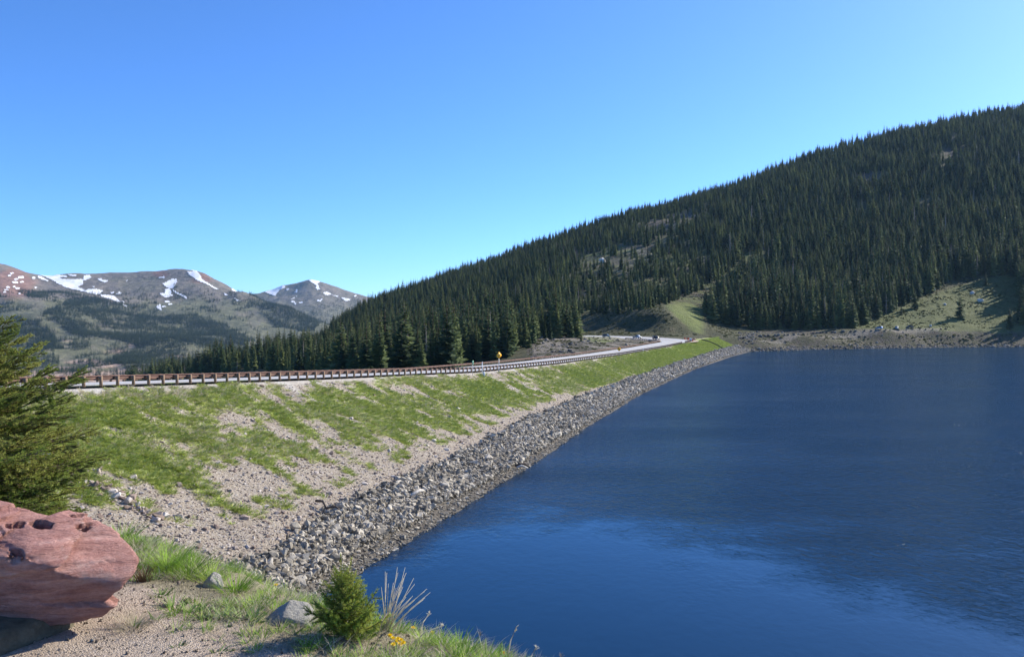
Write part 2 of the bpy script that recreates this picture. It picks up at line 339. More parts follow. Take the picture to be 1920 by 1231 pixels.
# ------------------------------------------------------------------ ground functions
DAX = np.array([0.3387, 0.9409]); DN = np.array([0.9409, -0.3387]); DC = np.array([-37.6, 72.5])
def to_so(X, Y): return (X - DC[0]) * DAX[0] + (Y - DC[1]) * DAX[1], (X - DC[0]) * DN[0] + (Y - DC[1]) * DN[1]
def from_so(s, o): return DC[0] + s * DAX[0] + o * DN[0], DC[1] + s * DAX[1] + o * DN[1]
_cs = np.array([-90, -40, 0, 18.3, 38.7, 93, 146, 215, 300, 382, 430, 486, 540])
_cz = np.array([14.5, 12.6, 11.34, 10.55, 9.7, 7.65, 6.85, 6.45, 6.7, 7.5, 7.9, 8.1, 8.3])
def crest_z(s): return np.interp(s, _cs, _cz)
_wl = np.array([P(x, y, CAMZ * F / (y - HY))[:2] for x, y in ((600, 1108), (650, 1080), (720, 1035), (800, 987), (900, 925), (1000, 865), (1100, 797), (1200, 738), (1300, 692), (1370, 668), (1412, 657))])
_ws, _wo = to_so(_wl[:, 0], _wl[:, 1])
def water_o(s): return np.interp(s, np.r_[-90, _ws, 540], np.r_[_wo[0] + 5, _wo, _wo[-1] - 2])
def dam_z(s, o):
    zc = crest_z(s); w = water_o(s); t = o / w
    face = zc * (1 - t) - 0.55 * np.sin(np.clip(t, 0, 1) * math.pi) * np.clip(w / 25, 0, 1)
    face = np.where(t > 1, -(o - w) * 0.36, face)
    back = zc - 0.02 * np.clip(-o, 0, 17) - 0.5 * np.clip(-o - 17, 0, 200)
    return np.where(o < 0, back, face)
def near_z(X, Y):
    q = near_q(X, Y)
    return CAMZ - 1.6 + 0.05 * fbm(X * 1.3, Y * 1.3, seed=3) - 0.62 * np.clip(q, 0, None) * sstep(-0.1, 0.75, q) - 0.05 * sstep(-0.6, 0.2, q) + 0.10 * fbm(X * .8, Y * .8, seed=31) * sstep(0.3, 2, q)
def near_q(X, Y): return np.maximum(((X + 2.7) * 2.3 + (Y - 6.2) * 2.7) / 3.55, Y - 6.4)

# hillside profiles: photograph column -> (depth, image row of bare ground)
HILL = {
 -300: [(150, 850), (400, 830), (800, 800), (1500, 760), (2300, 740)],
 100: [(150, 830), (400, 800), (800, 770), (1200, 745), (2300, 735)],
 250: [(150, 800), (400, 770), (700, 735), (860, 722), (1000, 735), (2300, 745)],
 330: [(150, 790), (400, 755), (600, 722), (780, 705), (900, 720), (2300, 740)],
 420: [(150, 770), (330, 745), (450, 720), (600, 695), (720, 687), (860, 705), (2300, 730)],
 500: [(150, 755), (300, 725), (400, 706), (500, 690), (600, 678), (700, 682), (850, 690), (2300, 720)],
 600: [(150, 740), (280, 715), (350, 704), (450, 688), (560, 666), (640, 664), (760, 672), (1000, 633), (1150, 627), (1400, 660), (2300, 700)],
 700: [(150, 725), (280, 705), (340, 699), (430, 668), (520, 644), (600, 640), (720, 632), (900, 590), (1100, 572), (1250, 567), (1500, 610), (2300, 680)],
 800: [(150, 712), (260, 700), (330, 692), (420, 656), (500, 630), (600, 622), (720, 612), (880, 572), (1080, 543), (1280, 532), (1500, 570), (2300, 660)],
 900: [(160, 700), (250, 690), (320, 683), (400, 648), (480, 622), (580, 607), (700, 592), (850, 556), (1050, 520), (1300, 499), (1550, 540), (2300, 640)],
 990: [(160, 690), (230, 681), (300, 672), (370, 650), (430, 630), (520, 612), (640, 588), (760, 556), (950, 505), (1150, 475), (1320, 465), (1600, 510), (2300, 620)],
 1060: [(160, 690), (240, 675), (300, 662), (360, 646), (410, 636), (470, 629), (545, 623), (616, 618), (640, 590), (760, 548), (950, 492), (1150, 455), (1340, 440), (1600, 490), (2300, 600)],
 1120: [(160, 690), (250, 668), (330, 651), (400, 642), (470, 632.5), (520, 626.5), (581, 623), (603, 590), (660, 582), (780, 535), (950, 480), (1150, 438), (1350, 420), (1600, 470), (2300, 600)],
 1200: [(160, 690), (270, 662), (350, 650), (420, 641), (480, 632.5), (524, 627), (548, 624), (568, 578), (600, 575), (680, 562), (780, 522), (950, 468), (1150, 418), (1360, 397), (1600, 450), (2300, 600)],
 1250: [(160, 690), (290, 660), (390, 646), (450, 638), (515, 629), (534, 627), (554, 573), (590, 571), (700, 556), (790, 515), (950, 458), (1150, 405), (1370, 382), (1600, 430), (2300, 600)],
 1285: [(160, 690), (300, 658), (400, 645), (460, 637), (520, 630), (540, 626), (575, 585), (620, 575), (700, 552), (800, 512), (950, 455), (1150, 400), (1370, 376), (1600, 430), (2300, 600)],
 1320: [(160, 700), (400, 660), (480, 640), (520, 634), (548, 628), (600, 606), (640, 580), (720, 548), (820, 503), (960, 445), (1150, 388), (1380, 362), (1600, 420), (2300, 600)],
 1400: [(160, 790), (400, 700), (505, 661), (515, 655), (527, 633), (560, 628), (600, 618), (660, 588), (740, 548), (850, 492), (1000, 428), (1180, 370), (1400, 342), (1650, 400), (2300, 600)],
 1500: [(160, 790), (420, 700), (540, 656), (552, 650), (562, 626), (580, 623), (620, 612), (700, 568), (800, 515), (950, 440), (1100, 370), (1280, 320), (1420, 302), (1700, 380), (2300, 600)],
 1660: [(160, 790), (440, 700), (566, 656), (580, 649), (592, 617), (606, 615.5), (640, 600), (720, 556), (820, 500), (980, 410), (1130, 335), (1300, 275), (1440, 254), (1700, 340), (2300, 580)],
 1760: [(160, 790), (450, 700), (586, 654), (598, 645), (610, 615), (622, 613), (660, 582), (740, 535), (840, 480), (1000, 385), (1150, 305), (1320, 250), (1450, 233), (1700, 320), (2300, 580)],
 1850: [(160, 790), (460, 700), (598, 652), (610, 640), (622, 618), (640, 610), (680, 578), (750, 532), (850, 470), (1000, 375), (1150, 290), (1320, 235), (1460, 215), (1700, 300), (2300, 580)],
 1930: [(160, 790), (460, 700), (603, 651), (616, 638), (630, 614), (650, 600), (700, 555), (780, 500), (870, 445), (1020, 350), (1170, 270), (1330, 220), (1460, 203), (1700, 290), (2300, 580)],
 2300: [(160, 790), (460, 700), (600, 651), (616, 635), (640, 600), (720, 520), (800, 450), (900, 390), (1050, 290), (1200, 210), (1350, 150), (1500, 130), (1700, 200), (2300, 500)]}
_hp = np.array(sorted(HILL)); _hD = np.exp(np.linspace(math.log(150), math.log(2300), 420))
_hT = np.array([np.interp(_hD, [d for d, _ in HILL[k]], [CAMZ - (y - HY) / F * d for d, y in HILL[k]]) for k in _hp])
_hu = np.linspace(-300, 2300, 521); _hZ = np.array([np.interp(_hu, _hp, _hT[:, j]) for j in range(len(_hD))])   # [D, px]
def _blur(Z, k, ax):
    w = np.exp(-0.5 * (np.arange(-3 * k, 3 * k + 1) / k) ** 2); w /= w.sum()
    Zp = np.pad(Z, [(3 * k, 3 * k) if a == ax else (0, 0) for a in (0, 1)], mode='edge')
    return np.apply_along_axis(lambda r: np.convolve(r, w, 'valid'), ax, Zp)
_hZ = _blur(_hZ, 4, 1); _hZs = _blur(_blur(_hZ, 4, 0), 3, 1)
_k = sstep(640, 760, _hD)[:, None]; _hZ = _hZ * (1 - _k) + _hZs * _k
def hill_base(X, Y):
    u = np.clip((X / Y * F + CX + 300) / 5.0, 0, 519.999); d = np.clip(np.log(np.clip(Y, 150, 2299) / 150) / math.log(2300 / 150) * 419, 0, 418.999)
    iu = u.astype(int); idd = d.astype(int); fu = u - iu; fd = d - idd
    return (_hZ[idd, iu] * (1 - fu) + _hZ[idd, iu + 1] * fu) * (1 - fd) + (_hZ[idd + 1, iu] * (1 - fu) + _hZ[idd + 1, iu + 1] * fu) * fd
# ------------------------------------------------------------------ road centre line
_rs = np.arange(-95, 376, 3.0); RO = -8.0
_rx, _ry = from_so(_rs, np.full_like(_rs, RO)); _rz = crest_z(_rs) + 0.06
road = [np.array([x, y, z]) for x, y, z in zip(_rx, _ry, _rz)]
RR = 54.0; rc = road[-1][:2] - RR * DN                # centre of the left-hand curve
ph0 = math.atan2(DN[1], DN[0]); z0 = road[-1][2]; bank = [0.028] * len(road)
for i in range(1, 41):
    ph = ph0 + (R(80) - ph0) * i / 40
    road.append(np.array([rc[0] + RR * math.cos(ph), rc[1] + RR * math.sin(ph), z0 + 1.5 * sstep(0, 40, i)])); bank.append(0.028 + 0.042 * float(sstep(0, 14, i)))
hd = np.array([-math.sin(R(80)), math.cos(R(80))])
for i in range(1, 40):
    road.append(np.array([*(road[-1][:2] + hd * 3.0), z0 + 1.5 + 0.010 * i])); bank.append(0.07)
road = np.array(road); bank = np.array(bank)
_t = np.gradient(road[:, :2], axis=0); _t /= np.linalg.norm(_t, axis=1)[:, None]; rnr = np.stack([_t[:, 1], -_t[:, 0]], 1)   # right-hand normal
def road_pt(i, off, dz=0.0):
    return np.array([road[i, 0] + rnr[i, 0] * off, road[i, 1] + rnr[i, 1] * off, road[i, 2] + bank[i] * off + dz])
_rsub = road[::2]
def road_near(X, Y):                                  # distance to the road centre and its height there
    sh = np.shape(X); x = np.ravel(X); y = np.ravel(Y); dist = np.full(x.shape, 1e9); zz = np.zeros(x.shape)
    sel = np.where((y < 620) & (y > 60) & (np.abs(x) < 260))[0]
    for a in range(0, len(sel), 20000):
        s = sel[a:a + 20000]
        d = np.hypot(x[s][:, None] - _rsub[None, :, 0], y[s][:, None] - _rsub[None, :, 1]); j = d.argmin(1); dist[s] = d[np.arange(len(s)), j]; zz[s] = _rsub[j, 2]
        off = (x[s] - _rsub[j, 0]) * rnr[::2][j, 0] + (y[s] - _rsub[j, 1]) * rnr[::2][j, 1]; zz[s] += bank[::2][j] * np.clip(off, -9, 9)
    return dist.reshape(sh), zz.reshape(sh)
def hill_z(X, Y):
    X = np.asarray(X, float); Y = np.asarray(Y, float); z = hill_base(X, Y); px = X / Y * F + CX
    amp = np.interp(Y, [150, 420, 650, 1000, 1500, 2300], [0.3, 0.8, 1.0, 5, 7, 7])
    z = z + amp * fbm(X / 45, Y / 45, seed=11, oct=5) + 0.9 * np.interp(Y, [150, 500, 700, 1200], [0.5, .6, 1, 1.6]) * fbm(X / 9, Y / 9, seed=12, oct=3) * (1 - 0.6 * sstep(1380, 1420, px) * sstep(620, 570, Y))
    s, o = to_so(X, Y)
    # below the dam body, road level along the curve
    d, rz = road_near(X, Y); k = sstep(22, 8.0, d)
    z = np.where((d < 60) & (o < -3) | (d < 60) & (s > 376), z * (1 - k) + (rz - 0.35) * k, z)
    under = (o > -19) & (s < 376) | (o > 0.3 * water_o(s)) & (s < 492 - 0.05 * (o - water_o(s))) & (o < water_o(s) + 6) | (o > 0) & (s < 470)
    z = np.where(under, np.minimum(z, np.where(o > water_o(s), -3.5, dam_z(s, o) - 1.2) + np.clip(s - 452, 0, 99) * 0.22), z)
    z = np.where((o > water_o(s) + 6) & (Y < 500), np.minimum(z, -3.5), z)
    return z

# ------------------------------------------------------------------ structure: ground sheets
def build_overlook():
    nu, nd = 300, 330
    U = np.linspace(-1.5, 1.7, nu); D = np.exp(np.linspace(math.log(1.2), math.log(80), nd)); UU, DD = np.meshgrid(U, D)
    X, Y = UU * DD, DD; Z = near_z(X, Y); q = near_q(X, Y)
    me = mk_mesh('overlook_ground', np.stack([X, Y, Z], -1), grid_faces(nd, nu), [M['overlook']], True)
    px = X / Y * F + CX
    attr(me, 'grass', sstep(-0.75, -0.25, q + 0.25 * fbm(X * 3, Y * 3, seed=5)) * (1 - 0.5 * sstep(2, 8, q)))
    tag(link('overlook_ground', me), 'pale gravel ground of the overlook in the foreground', kind='structure')
def grass_mask(s, o):
    t = o / water_o(s)
    st = fbm(s / 2.0 + o * .06, o / 3.6, seed=21, oct=5, gain=.65); big = fbm(s / 17, o / 9, seed=22, oct=3)
    far = sstep(80, 210, s)
    g = 0.68 + 1.15 * st * (1 - .35 * far) + 0.5 * big + 0.30 * far
    low = sstep(np.where(s < 40, 0.38, 0.46) + 0.12 * far + 0.12 * fbm(s / 12, o * 0, seed=25), 0.60 + 0.08 * far, t)
    g = g - (0.44 - 0.1 * far) * low - 0.95 * sstep(-0.14 + .08 * far, -0.03 + .02 * far, t - RTf(s))
    g = g - 0.35 * sstep(0.05, 0.0, t) - 0.40 * np.exp(-((s - 85) / 38) ** 2) * sstep(0.32, 0.08, t) * (0.5 + st)
    g = g + 0.22 * sstep(4, -14, s) * sstep(.75, .5, t)
    g = np.where(o < -16, 0.45 + 0.5 * st, g)
    return np.clip(g, 0, 1)
def _face_t(px, py):
    d = np.linspace(42, 560, 9000); x = (px - CX) / F * d; z = CAMZ - (py - HY) / F * d; s, o = to_so(x, d); k = int(np.argmax(np.where(o > 0, np.maximum(dam_z(s, o), 0), -99) >= z)); return s[k], o[k] / water_o(s[k])
_rt = sorted(_face_t(x, y) for x, y in ((520, 1040), (600, 985), (700, 935), (800, 890), (850, 865), (950, 812), (1050, 765), (1200, 706), (1300, 673), (1385, 647)))
def RTf(s): return np.interp(s, [a for a, _ in _rt], [b for _, b in _rt])
RT = 0.72
def dam_surf(S, O):
    tt = O / water_o(S); amp = sstep(0.0, 0.1, tt)
    return dam_z(S, O) + amp * (0.16 * fbm(S / 2.2, O / 5, seed=41) + 0.10 * fbm(S / .8, O / .8, seed=42) + 0.35 * fbm(S / 14, O / 12, seed=43) * sstep(1.0, .85, tt)) + 0.15 * (RTf(S) < tt) * amp
def build_dam():
    s = [-88.0]
    while s[-1] < 525: s.append(s[-1] + 0.45 + max(0, s[-1] + 10) * 0.0065)
    s = np.array(s); t = np.r_[np.linspace(-40, -2, 16), np.linspace(-1.5, 0, 4)]; f = np.r_[np.linspace(0.012, 1.0, 100), np.linspace(1.02, 1.7, 20)]
    O = np.concatenate([np.repeat(t[None], len(s), 0), f[None] * water_o(s)[:, None]], 1); S = np.repeat(s[:, None], O.shape[1], 1)
    X, Y = from_so(S, O); Z = dam_z(S, O)
    tt = O / water_o(S); Z = dam_surf(S, O)
    Z = np.where((O < -1.2) & (O > -15.5), Z - 0.25, Z)
    me = mk_mesh('dam', np.stack([X, Y, Z], -1), grid_faces(len(s), O.shape[1]), [M['dam']], True)
    attr(me, 'wet', sstep(-.02, .10, tt - RTf(S)) * .8 + .2 * sstep(.96, .99, tt)); attr(me, 'grass', grass_mask(S, O)); attr(me, 'pale', np.clip(sstep(.15, .6, fbm(S / 3, O / 9, seed=51)) * 0.7 * sstep(0.5, 0.2, tt) + 0.5 * sstep(0.06, 0.01, np.abs(tt)), 0, 1))
    o = link('dam', me); tag(o, 'earth dam with patchy green grass slope down to the lake', kind='structure'); return o
def build_hill():
    nd, nu = 470, 560
    D = np.exp(np.linspace(math.log(152), math.log(2280), nd)); U = (np.linspace(-290, 2290, nu) - CX) / F; UU, DD = np.meshgrid(U, D)
    X, Y = UU * DD, DD; Z = hill_z(X, Y); me = mk_mesh('hillside', np.stack([X, Y, Z], -1), grid_faces(nd, nu), [M['hill']], True)
    px = UU * F + CX; py = HY + (CAMZ - Z) / Y * F
    s, o = to_so(X, Y); d, _ = road_near(X, Y)
    bare = 0.75 * sstep(545, 560, Y) * sstep(1395, 1430, px) * sstep(2.0, 0.0, Z - 10.5) * (Z < 12)
    bare = np.where((px > 1385) & (Y < 640) & (Z < 10.5), 0.52, bare)
    bare = np.maximum(bare, 0.55 * ((px > 985) & (px < 1260) & (Y < 480) & (Y > 200)))
    for cx, cy, rx, ry in ((1790, 285, 30, 16), (1620, 330, 45, 12), (1290, 405, 45, 8), (1140, 490, 60, 16), (1190, 470, 50, 14), (830, 590, 50, 8), (1240, 420, 40, 12)):
        bare = np.maximum(bare, 0.8 * np.exp(-((px - cx) / rx) ** 2 - ((py - cy) / ry) ** 2) * (Y > 600))
    lush = (0.62 + .3 * fbm(X / 7, Y / 7, seed=33)) * (in_poly(px + 5 * fbm(X / 6, Y / 6, seed=34), py + 3 * fbm(X / 6, Y / 6, seed=35), [(1245, 572), (1285, 566), (1318, 580), (1318, 625), (1300, 622), (1275, 600)]) & (Y > 520)) + 0.9 * (in_poly(px, py, [(1090, 628), (1180, 632), (1120, 645), (1112, 642)]) & (Y > 380)) \
        + 0.36 * (in_poly(px, py, [(1600, 615), (1720, 560), (1850, 520), (1920, 510), (1920, 625), (1760, 620)]) & (Y > 570))
    streak = fbm(X / 40, (Y + .8 * X) / 11, seed=37, oct=4); lush = np.maximum(lush, (0.1 + 0.9 * sstep(0, .35, streak)) * .5 * in_poly(px, py, [(1085, 480), (1180, 450), (1300, 440), (1440, 470), (1440, 520), (1340, 580), (1250, 566), (1100, 590)]) * (Y > 560)); bare = np.maximum(bare, .62 * sstep(.1, .3, -streak) * in_poly(px, py, [(1060, 470), (1200, 420), (1330, 400), (1420, 430), (1430, 520), (1300, 560), (1080, 560)]) * (Y > 600))
    gp = np.zeros_like(X); lo = np.interp(px, [1390, 1400, 1500, 1660, 1760, 1900], [9999, 529, 563, 593, 611, 632]); gp = np.where((px > 1388) & (px < 1765) & (Y > lo) & (Y < lo + 8), .55, gp)
    gp = np.maximum(gp, .75 * sstep(-.25, .25, fbm(X / 9, Y / 9, seed=39)) * ((px > 1000) & (px < 1245) & (Y > 230) & (Y < 482) & (o < -18)))
    gp = np.maximum(gp, .5 * sstep(.05, .3, streak) * in_poly(px, py, [(1080, 552), (1150, 505), (1200, 462), (1232, 435), (1285, 400), (1310, 400), (1255, 455), (1192, 510), (1120, 560)]) * (Y > 600))
    attr(me, 'gravel', gp); attr(me, 'bare', bare); attr(me, 'lush', np.clip(_blur(lush, 1, 1), 0, 1))
    tag(link('hillside', me), 'steep mountainside and far lakeshore under the spruce forest', kind='structure')
MT = {-350: [(1500, 770), (2200, 730), (2700, 690), (3200, 640), (3600, 590), (4200, 560), (4900, 470), (5600, 520)],
 0: [(1500, 760), (1900, 722), (2400, 684), (2800, 650), (3200, 605), (3500, 562), (3750, 554), (4200, 535), (4800, 491), (5600, 560)],
 80: [(1500, 755), (1900, 715), (2400, 682), (2800, 652), (3200, 612), (3550, 565), (3900, 553), (4300, 545), (4900, 513), (5600, 570)],
 180: [(1500, 750), (1900, 706), (2400, 676), (2800, 652), (3200, 622), (3600, 585), (4000, 562), (4400, 546), (5000, 511), (5700, 570)],
 260: [(1500, 750), (1900, 704), (2400, 672), (2800, 655), (3200, 630), (3600, 604), (4000, 578), (4400, 556), (5000, 502), (5700, 560)],
 330: [(1500, 750), (1900, 706), (2400, 680), (2800, 660), (3200, 638), (3600, 612), (4000, 584), (4400, 560), (4950, 497), (5700, 560)],
 375: [(1500, 750), (1900, 708), (2400, 684), (2800, 664), (3200, 642), (3600, 616), (4000, 588), (4400, 562), (4900, 501), (5600, 565)],
 420: [(1500, 750), (1900, 712), (2400, 690), (2800, 666), (3200, 646), (3600, 622), (4000, 592), (4400, 566), (4800, 525), (5500, 580)],
 475: [(1500, 755), (1900, 716), (2400, 694), (2800, 668), (3200, 650), (3600, 628), (4000, 600), (4300, 578), (4600, 548), (5300, 600)],
 545: [(1500, 760), (1900, 720), (2400, 698), (2800, 674), (3200, 655), (3600, 634), (4000, 606), (4300, 572), (5000, 620)],
 610: [(1500, 765), (1900, 725), (2400, 700), (2800, 680), (3200, 660), (3600, 638), (3900, 616), (4150, 602), (4900, 650)],
 720: [(1500, 770), (1900, 730), (2400, 705), (2800, 690), (3200, 670), (3600, 655), (4000, 645), (4900, 680)],
 1000: [(1500, 780), (2400, 720), (3200, 690), (4000, 670), (4900, 690)]}
MT2 = {350: [(5200, 640), (6000, 610), (6600, 580), (7100, 558), (7800, 620)], 470: [(5200, 640), (6000, 605), (6600, 575), (7100, 546), (7800, 610)],
 540: [(5200, 640), (6000, 600), (6600, 568), (7100, 530), (7800, 600)], 582: [(5200, 640), (6000, 600), (6600, 562), (7050, 518), (7800, 600)],
 625: [(5200, 640), (6000, 605), (6600, 568), (7100, 530), (7800, 600)], 680: [(5200, 645), (6000, 610), (6600, 580), (7100, 549), (7800, 610)], 800: [(5200, 650), (6000, 620), (6600, 600), (7100, 590), (7800, 640)], 950: [(5200, 660), (7800, 660)]}
def mount_surface(T, d0, d1, nd, pxs, seed, amp):
    ks = sorted(T); D = np.linspace(d0, d1, nd)
    A = np.array([np.interp(D, [d for d, _ in T[k]], [CAMZ - (y - HY) / F * d for d, y in T[k]]) for k in ks])
    Z = np.array([np.interp(pxs, ks, A[:, j]) for j in range(nd)]); st = max(1, int(round(len(pxs) / (pxs[-1] - pxs[0]) * 10)))
    Z = _blur(_blur(Z, st, 1), 5, 0); PX, DD = np.meshgrid(pxs, D); X, Y = (PX - CX) / F * DD, DD
    rg = 1 - np.abs(fbm(X / 420, Y / 900, seed=seed, oct=5)) * 2
    Z = Z + amp * (fbm(X / 300, Y / 300, seed=seed + 5, oct=6) * 0.8 + (rg - 0.6) * 0.55) * sstep(d0, d0 + 500, Y) * np.interp(DD, [d0, d0 + (d1 - d0) * .75, d1], [1, 0.75, 0.5])
    return X, Y, Z, PX, HY + (CAMZ - Z) / Y * F
SNOW1 = [[(140, 75), (220, 110), (300, 125), (470, 180), (560, 190), (690, 200), (690, 222), (620, 215), (640, 240), (860, 240), (865, 200), (920, 198), (945, 215), (900, 245), (860, 255), (855, 295), (800, 320), (870, 345), (1000, 340), (1060, 360), (1020, 400), (940, 390), (860, 365), (760, 345), (680, 325), (600, 285), (520, 240), (430, 200), (350, 170), (230, 130)],
 [(390, 205), (430, 210), (500, 255), (495, 265), (400, 228)], [(1000, 240), (1040, 233), (1060, 250), (1115, 250), (1095, 272), (1050, 267)],
 [(1710, 270), (1760, 240), (1815, 235), (1820, 270), (1790, 330), (1740, 335), (1700, 310), (1670, 285)], [(1700, 340), (1740, 335), (1765, 360), (1760, 395), (1790, 410), (1700, 430), (1650, 400), (1650, 385), (1700, 380)],
 [(1020, 392), (1110, 402), (1180, 415), (1245, 475), (1200, 474), (1140, 444), (1050, 420)], [(1190, 388), (1240, 366), (1252, 387), (1200, 400)], [(1265, 500), (1312, 515), (1300, 525)],
 [(1758, 106), (1822, 120), (1815, 130), (1762, 120)], [(1620, 218), (1690, 213), (1697, 232), (1640, 228)], [(1605, 528), (1650, 488), (1665, 560), (1640, 548)], [(1770, 340), (1820, 370), (1920, 415), (1920, 442), (1870, 414), (1800, 380)],
 [(700, 190), (790, 195), (780, 212), (720, 205)], [(1135, 375), (1178, 368), (1172, 386), (1140, 386)], [(950, 315), (978, 308), (970, 325)], [(1245, 465), (1280, 468), (1275, 480)]]
SNOW1 += [[(x - w, y - 4), (x, y - h), (x + w, y - 3), (x + w - 4, y + h - 3), (x - w + 6, y + h)] for x, y, w, h in ((125, 180, 17, 10), (100, 205, 18, 8), (220, 220, 34, 12), (350, 225, 18, 12), (160, 272, 30, 13), (225, 268, 20, 7), (85, 322, 22, 9), (150, 318, 12, 8), (185, 332, 24, 12), (65, 350, 26, 8), (50, 373, 18, 8), (205, 388, 14, 9), (370, 328, 12, 9), (170, 240, 24, 9), (1308, 256, 14, 7), (1720, 470, 26, 10), (1750, 495, 24, 8), (1690, 520, 24, 8))]
SNOW1 = [[(x * .1823, 480 + y * .1823) for x, y in p] for p in SNOW1]
SN2 = [[(35, 115), (80, 125), (110, 140), (115, 165), (150, 210), (165, 245), (240, 290), (330, 345), (300, 344), (200, 284), (130, 260), (40, 205), (10, 165), (70, 160), (35, 135)], [(382, 382), (428, 405), (390, 406)], [(458, 345), (495, 332), (527, 372), (490, 364)], [(478, 426), (565, 465), (520, 464)]]
SNOW1 += [[(350 + x * .1823, 480 + y * .1823) for x, y in p] for p in SN2]
SNOW2 = [[(805, 375), (850, 340), (990, 300), (1015, 305), (1010, 330), (960, 350), (915, 400), (905, 410), (860, 395)], [(1235, 235), (1290, 240), (1310, 225), (1380, 245), (1385, 260), (1350, 285), (1375, 350), (1330, 340), (1335, 305), (1280, 270)],
 [(1290, 200), (1360, 215), (1300, 216)], [(1405, 382), (1440, 366), (1490, 395), (1440, 404)], [(1493, 398), (1568, 410), (1550, 422)], [(1585, 422), (1692, 448), (1640, 468), (1600, 442)], [(1065, 450), (1140, 408), (1110, 436)]]
SNOW2 += [[(x - w, y + 3), (x, y - 8), (x + w, y - 3), (x + w - 5, y + 8), (x - w + 5, y + 9)] for x, y, w in ((1095, 470, 22), (1180, 478, 20), (1115, 488, 14), (1350, 458, 14), (1388, 448, 14), (1130, 352, 14), (1038, 343, 14), (1735, 413, 14), (1125, 370, 16), (1370, 462, 12))]
SNOW2 = [[(350 + x * .1823, 480 + y * .1823) for x, y in p] for p in SNOW2]
def snow_children(parent, X, Y, Z, PX, PY, polys, lift):
    cx, cy = (PX[:-1, :-1] + PX[1:, 1:]) / 2, (PY[:-1, :-1] + PY[1:, 1:]) / 2; nr, nc = X.shape
    jx = 0.9 * vnoise(cx / 1.6, cy / 1.3, seed=71) + .5 * vnoise(cx / .7, cy / .6, seed=73); jy = 0.7 * vnoise(cx / 1.6, cy / 1.3, seed=72)
    idx = np.arange(nr * nc).reshape(nr, nc); V = np.stack([X, Y - lift * 0.4, Z + lift], -1).reshape(-1, 3)
    for p in polys:
        x0, x1 = min(a for a, _ in p) - 3, max(a for a, _ in p) + 3; y0, y1 = min(b for _, b in p) - 3, max(b for _, b in p) + 3
        m = in_poly(cx + jx, cy + jy, p) & (cx > x0) & (cx < x1) & (cy > y0) & (cy < y1); r, c = np.where(m)
        if len(r) < 2: continue
        q = np.stack([idx[r, c], idx[r, c + 1], idx[r + 1, c + 1], idx[r + 1, c]], -1); u, inv = np.unique(q, return_inverse=True)
        link('snow_patch', mk_mesh('snow_patch', V[u], inv.reshape(-1, 4), [M['snow']], True), parent)
def build_mountains():
    pxs = np.linspace(-150, 720, 700); X, Y, Z, PX, PY = mount_surface(MT, 1500, 5600, 330, pxs, 81, 34)
    me = mk_mesh('snowy_mountain', np.stack([X, Y, Z], -1), grid_faces(*X.shape), [M['mount']], True)
    nz = fbm(PX / 25, PY / 12, seed=91)
    red = sstep(0.25, 0.6, 0.9 * np.exp(-((PX - 15) / 60) ** 2 - ((PY - 530) / 32) ** 2) + 0.7 * np.exp(-((PX - 300) / 22) ** 2 - ((PY - 512) / 14) ** 2) + 0.55 * np.exp(-((PX - 380) / 30) ** 2 - ((PY - 520) / 14) ** 2) + 0.3 * nz) * 0.85
    green = sstep(0.2, 0.8, sstep(545, 580, PY) * 0.8 + 0.5 * nz) * 0.8
    tan = np.zeros_like(X)
    for cx, cy, rx, ry, a in ((200, 684, 38, 7, 1), (155, 678, 45, 6, .9), (215, 658, 40, 10, .6), (245, 648, 30, 8, .5), (130, 692, 60, 6, 1), (240, 694, 40, 6, 1), (330, 668, 40, 6, .7), (70, 655, 40, 8, .5), (360, 640, 50, 8, .3), (120, 640, 40, 9, .45)):
        tan = np.maximum(tan, a * np.exp(-((PX - cx) / rx) ** 2 - ((PY - cy) / ry) ** 2))
    tan = np.maximum(tan, sstep(690, 700, PY)) ; tan = sstep(0.35, 0.75, tan + 0.25 * nz)
    attr(me, 'red', red); attr(me, 'green', green); attr(me, 'tan', tan * 0.9)
    o = link('mountain', me); tag(o, 'rounded brown mountain with snow patches behind the valley', kind='structure'); snow_children(o, X, Y, Z, PX, PY, SNOW1, 2.0)
    pxs2 = np.linspace(400, 800, 330); X2, Y2, Z2, PX2, PY2 = mount_surface(MT2, 5200, 7800, 200, pxs2, 85, 40)
    me = mk_mesh('far_peak', np.stack([X2, Y2, Z2], -1), grid_faces(*X2.shape), [M['mount']], True)
    attr(me, 'red', 0 * X2); attr(me, 'green', 0.5 * sstep(555, 590, PY2)); attr(me, 'tan', 0 * X2)
    o = link('mountain', me); tag(o, 'farther pointed grey peak with snow patches, beside the forest ridge', kind='structure'); snow_children(o, X2, Y2, Z2, PX2, PY2, SNOW2, 3.0)
    return (X, Y, Z, PX, PY), (X2, Y2, Z2, PX2, PY2)
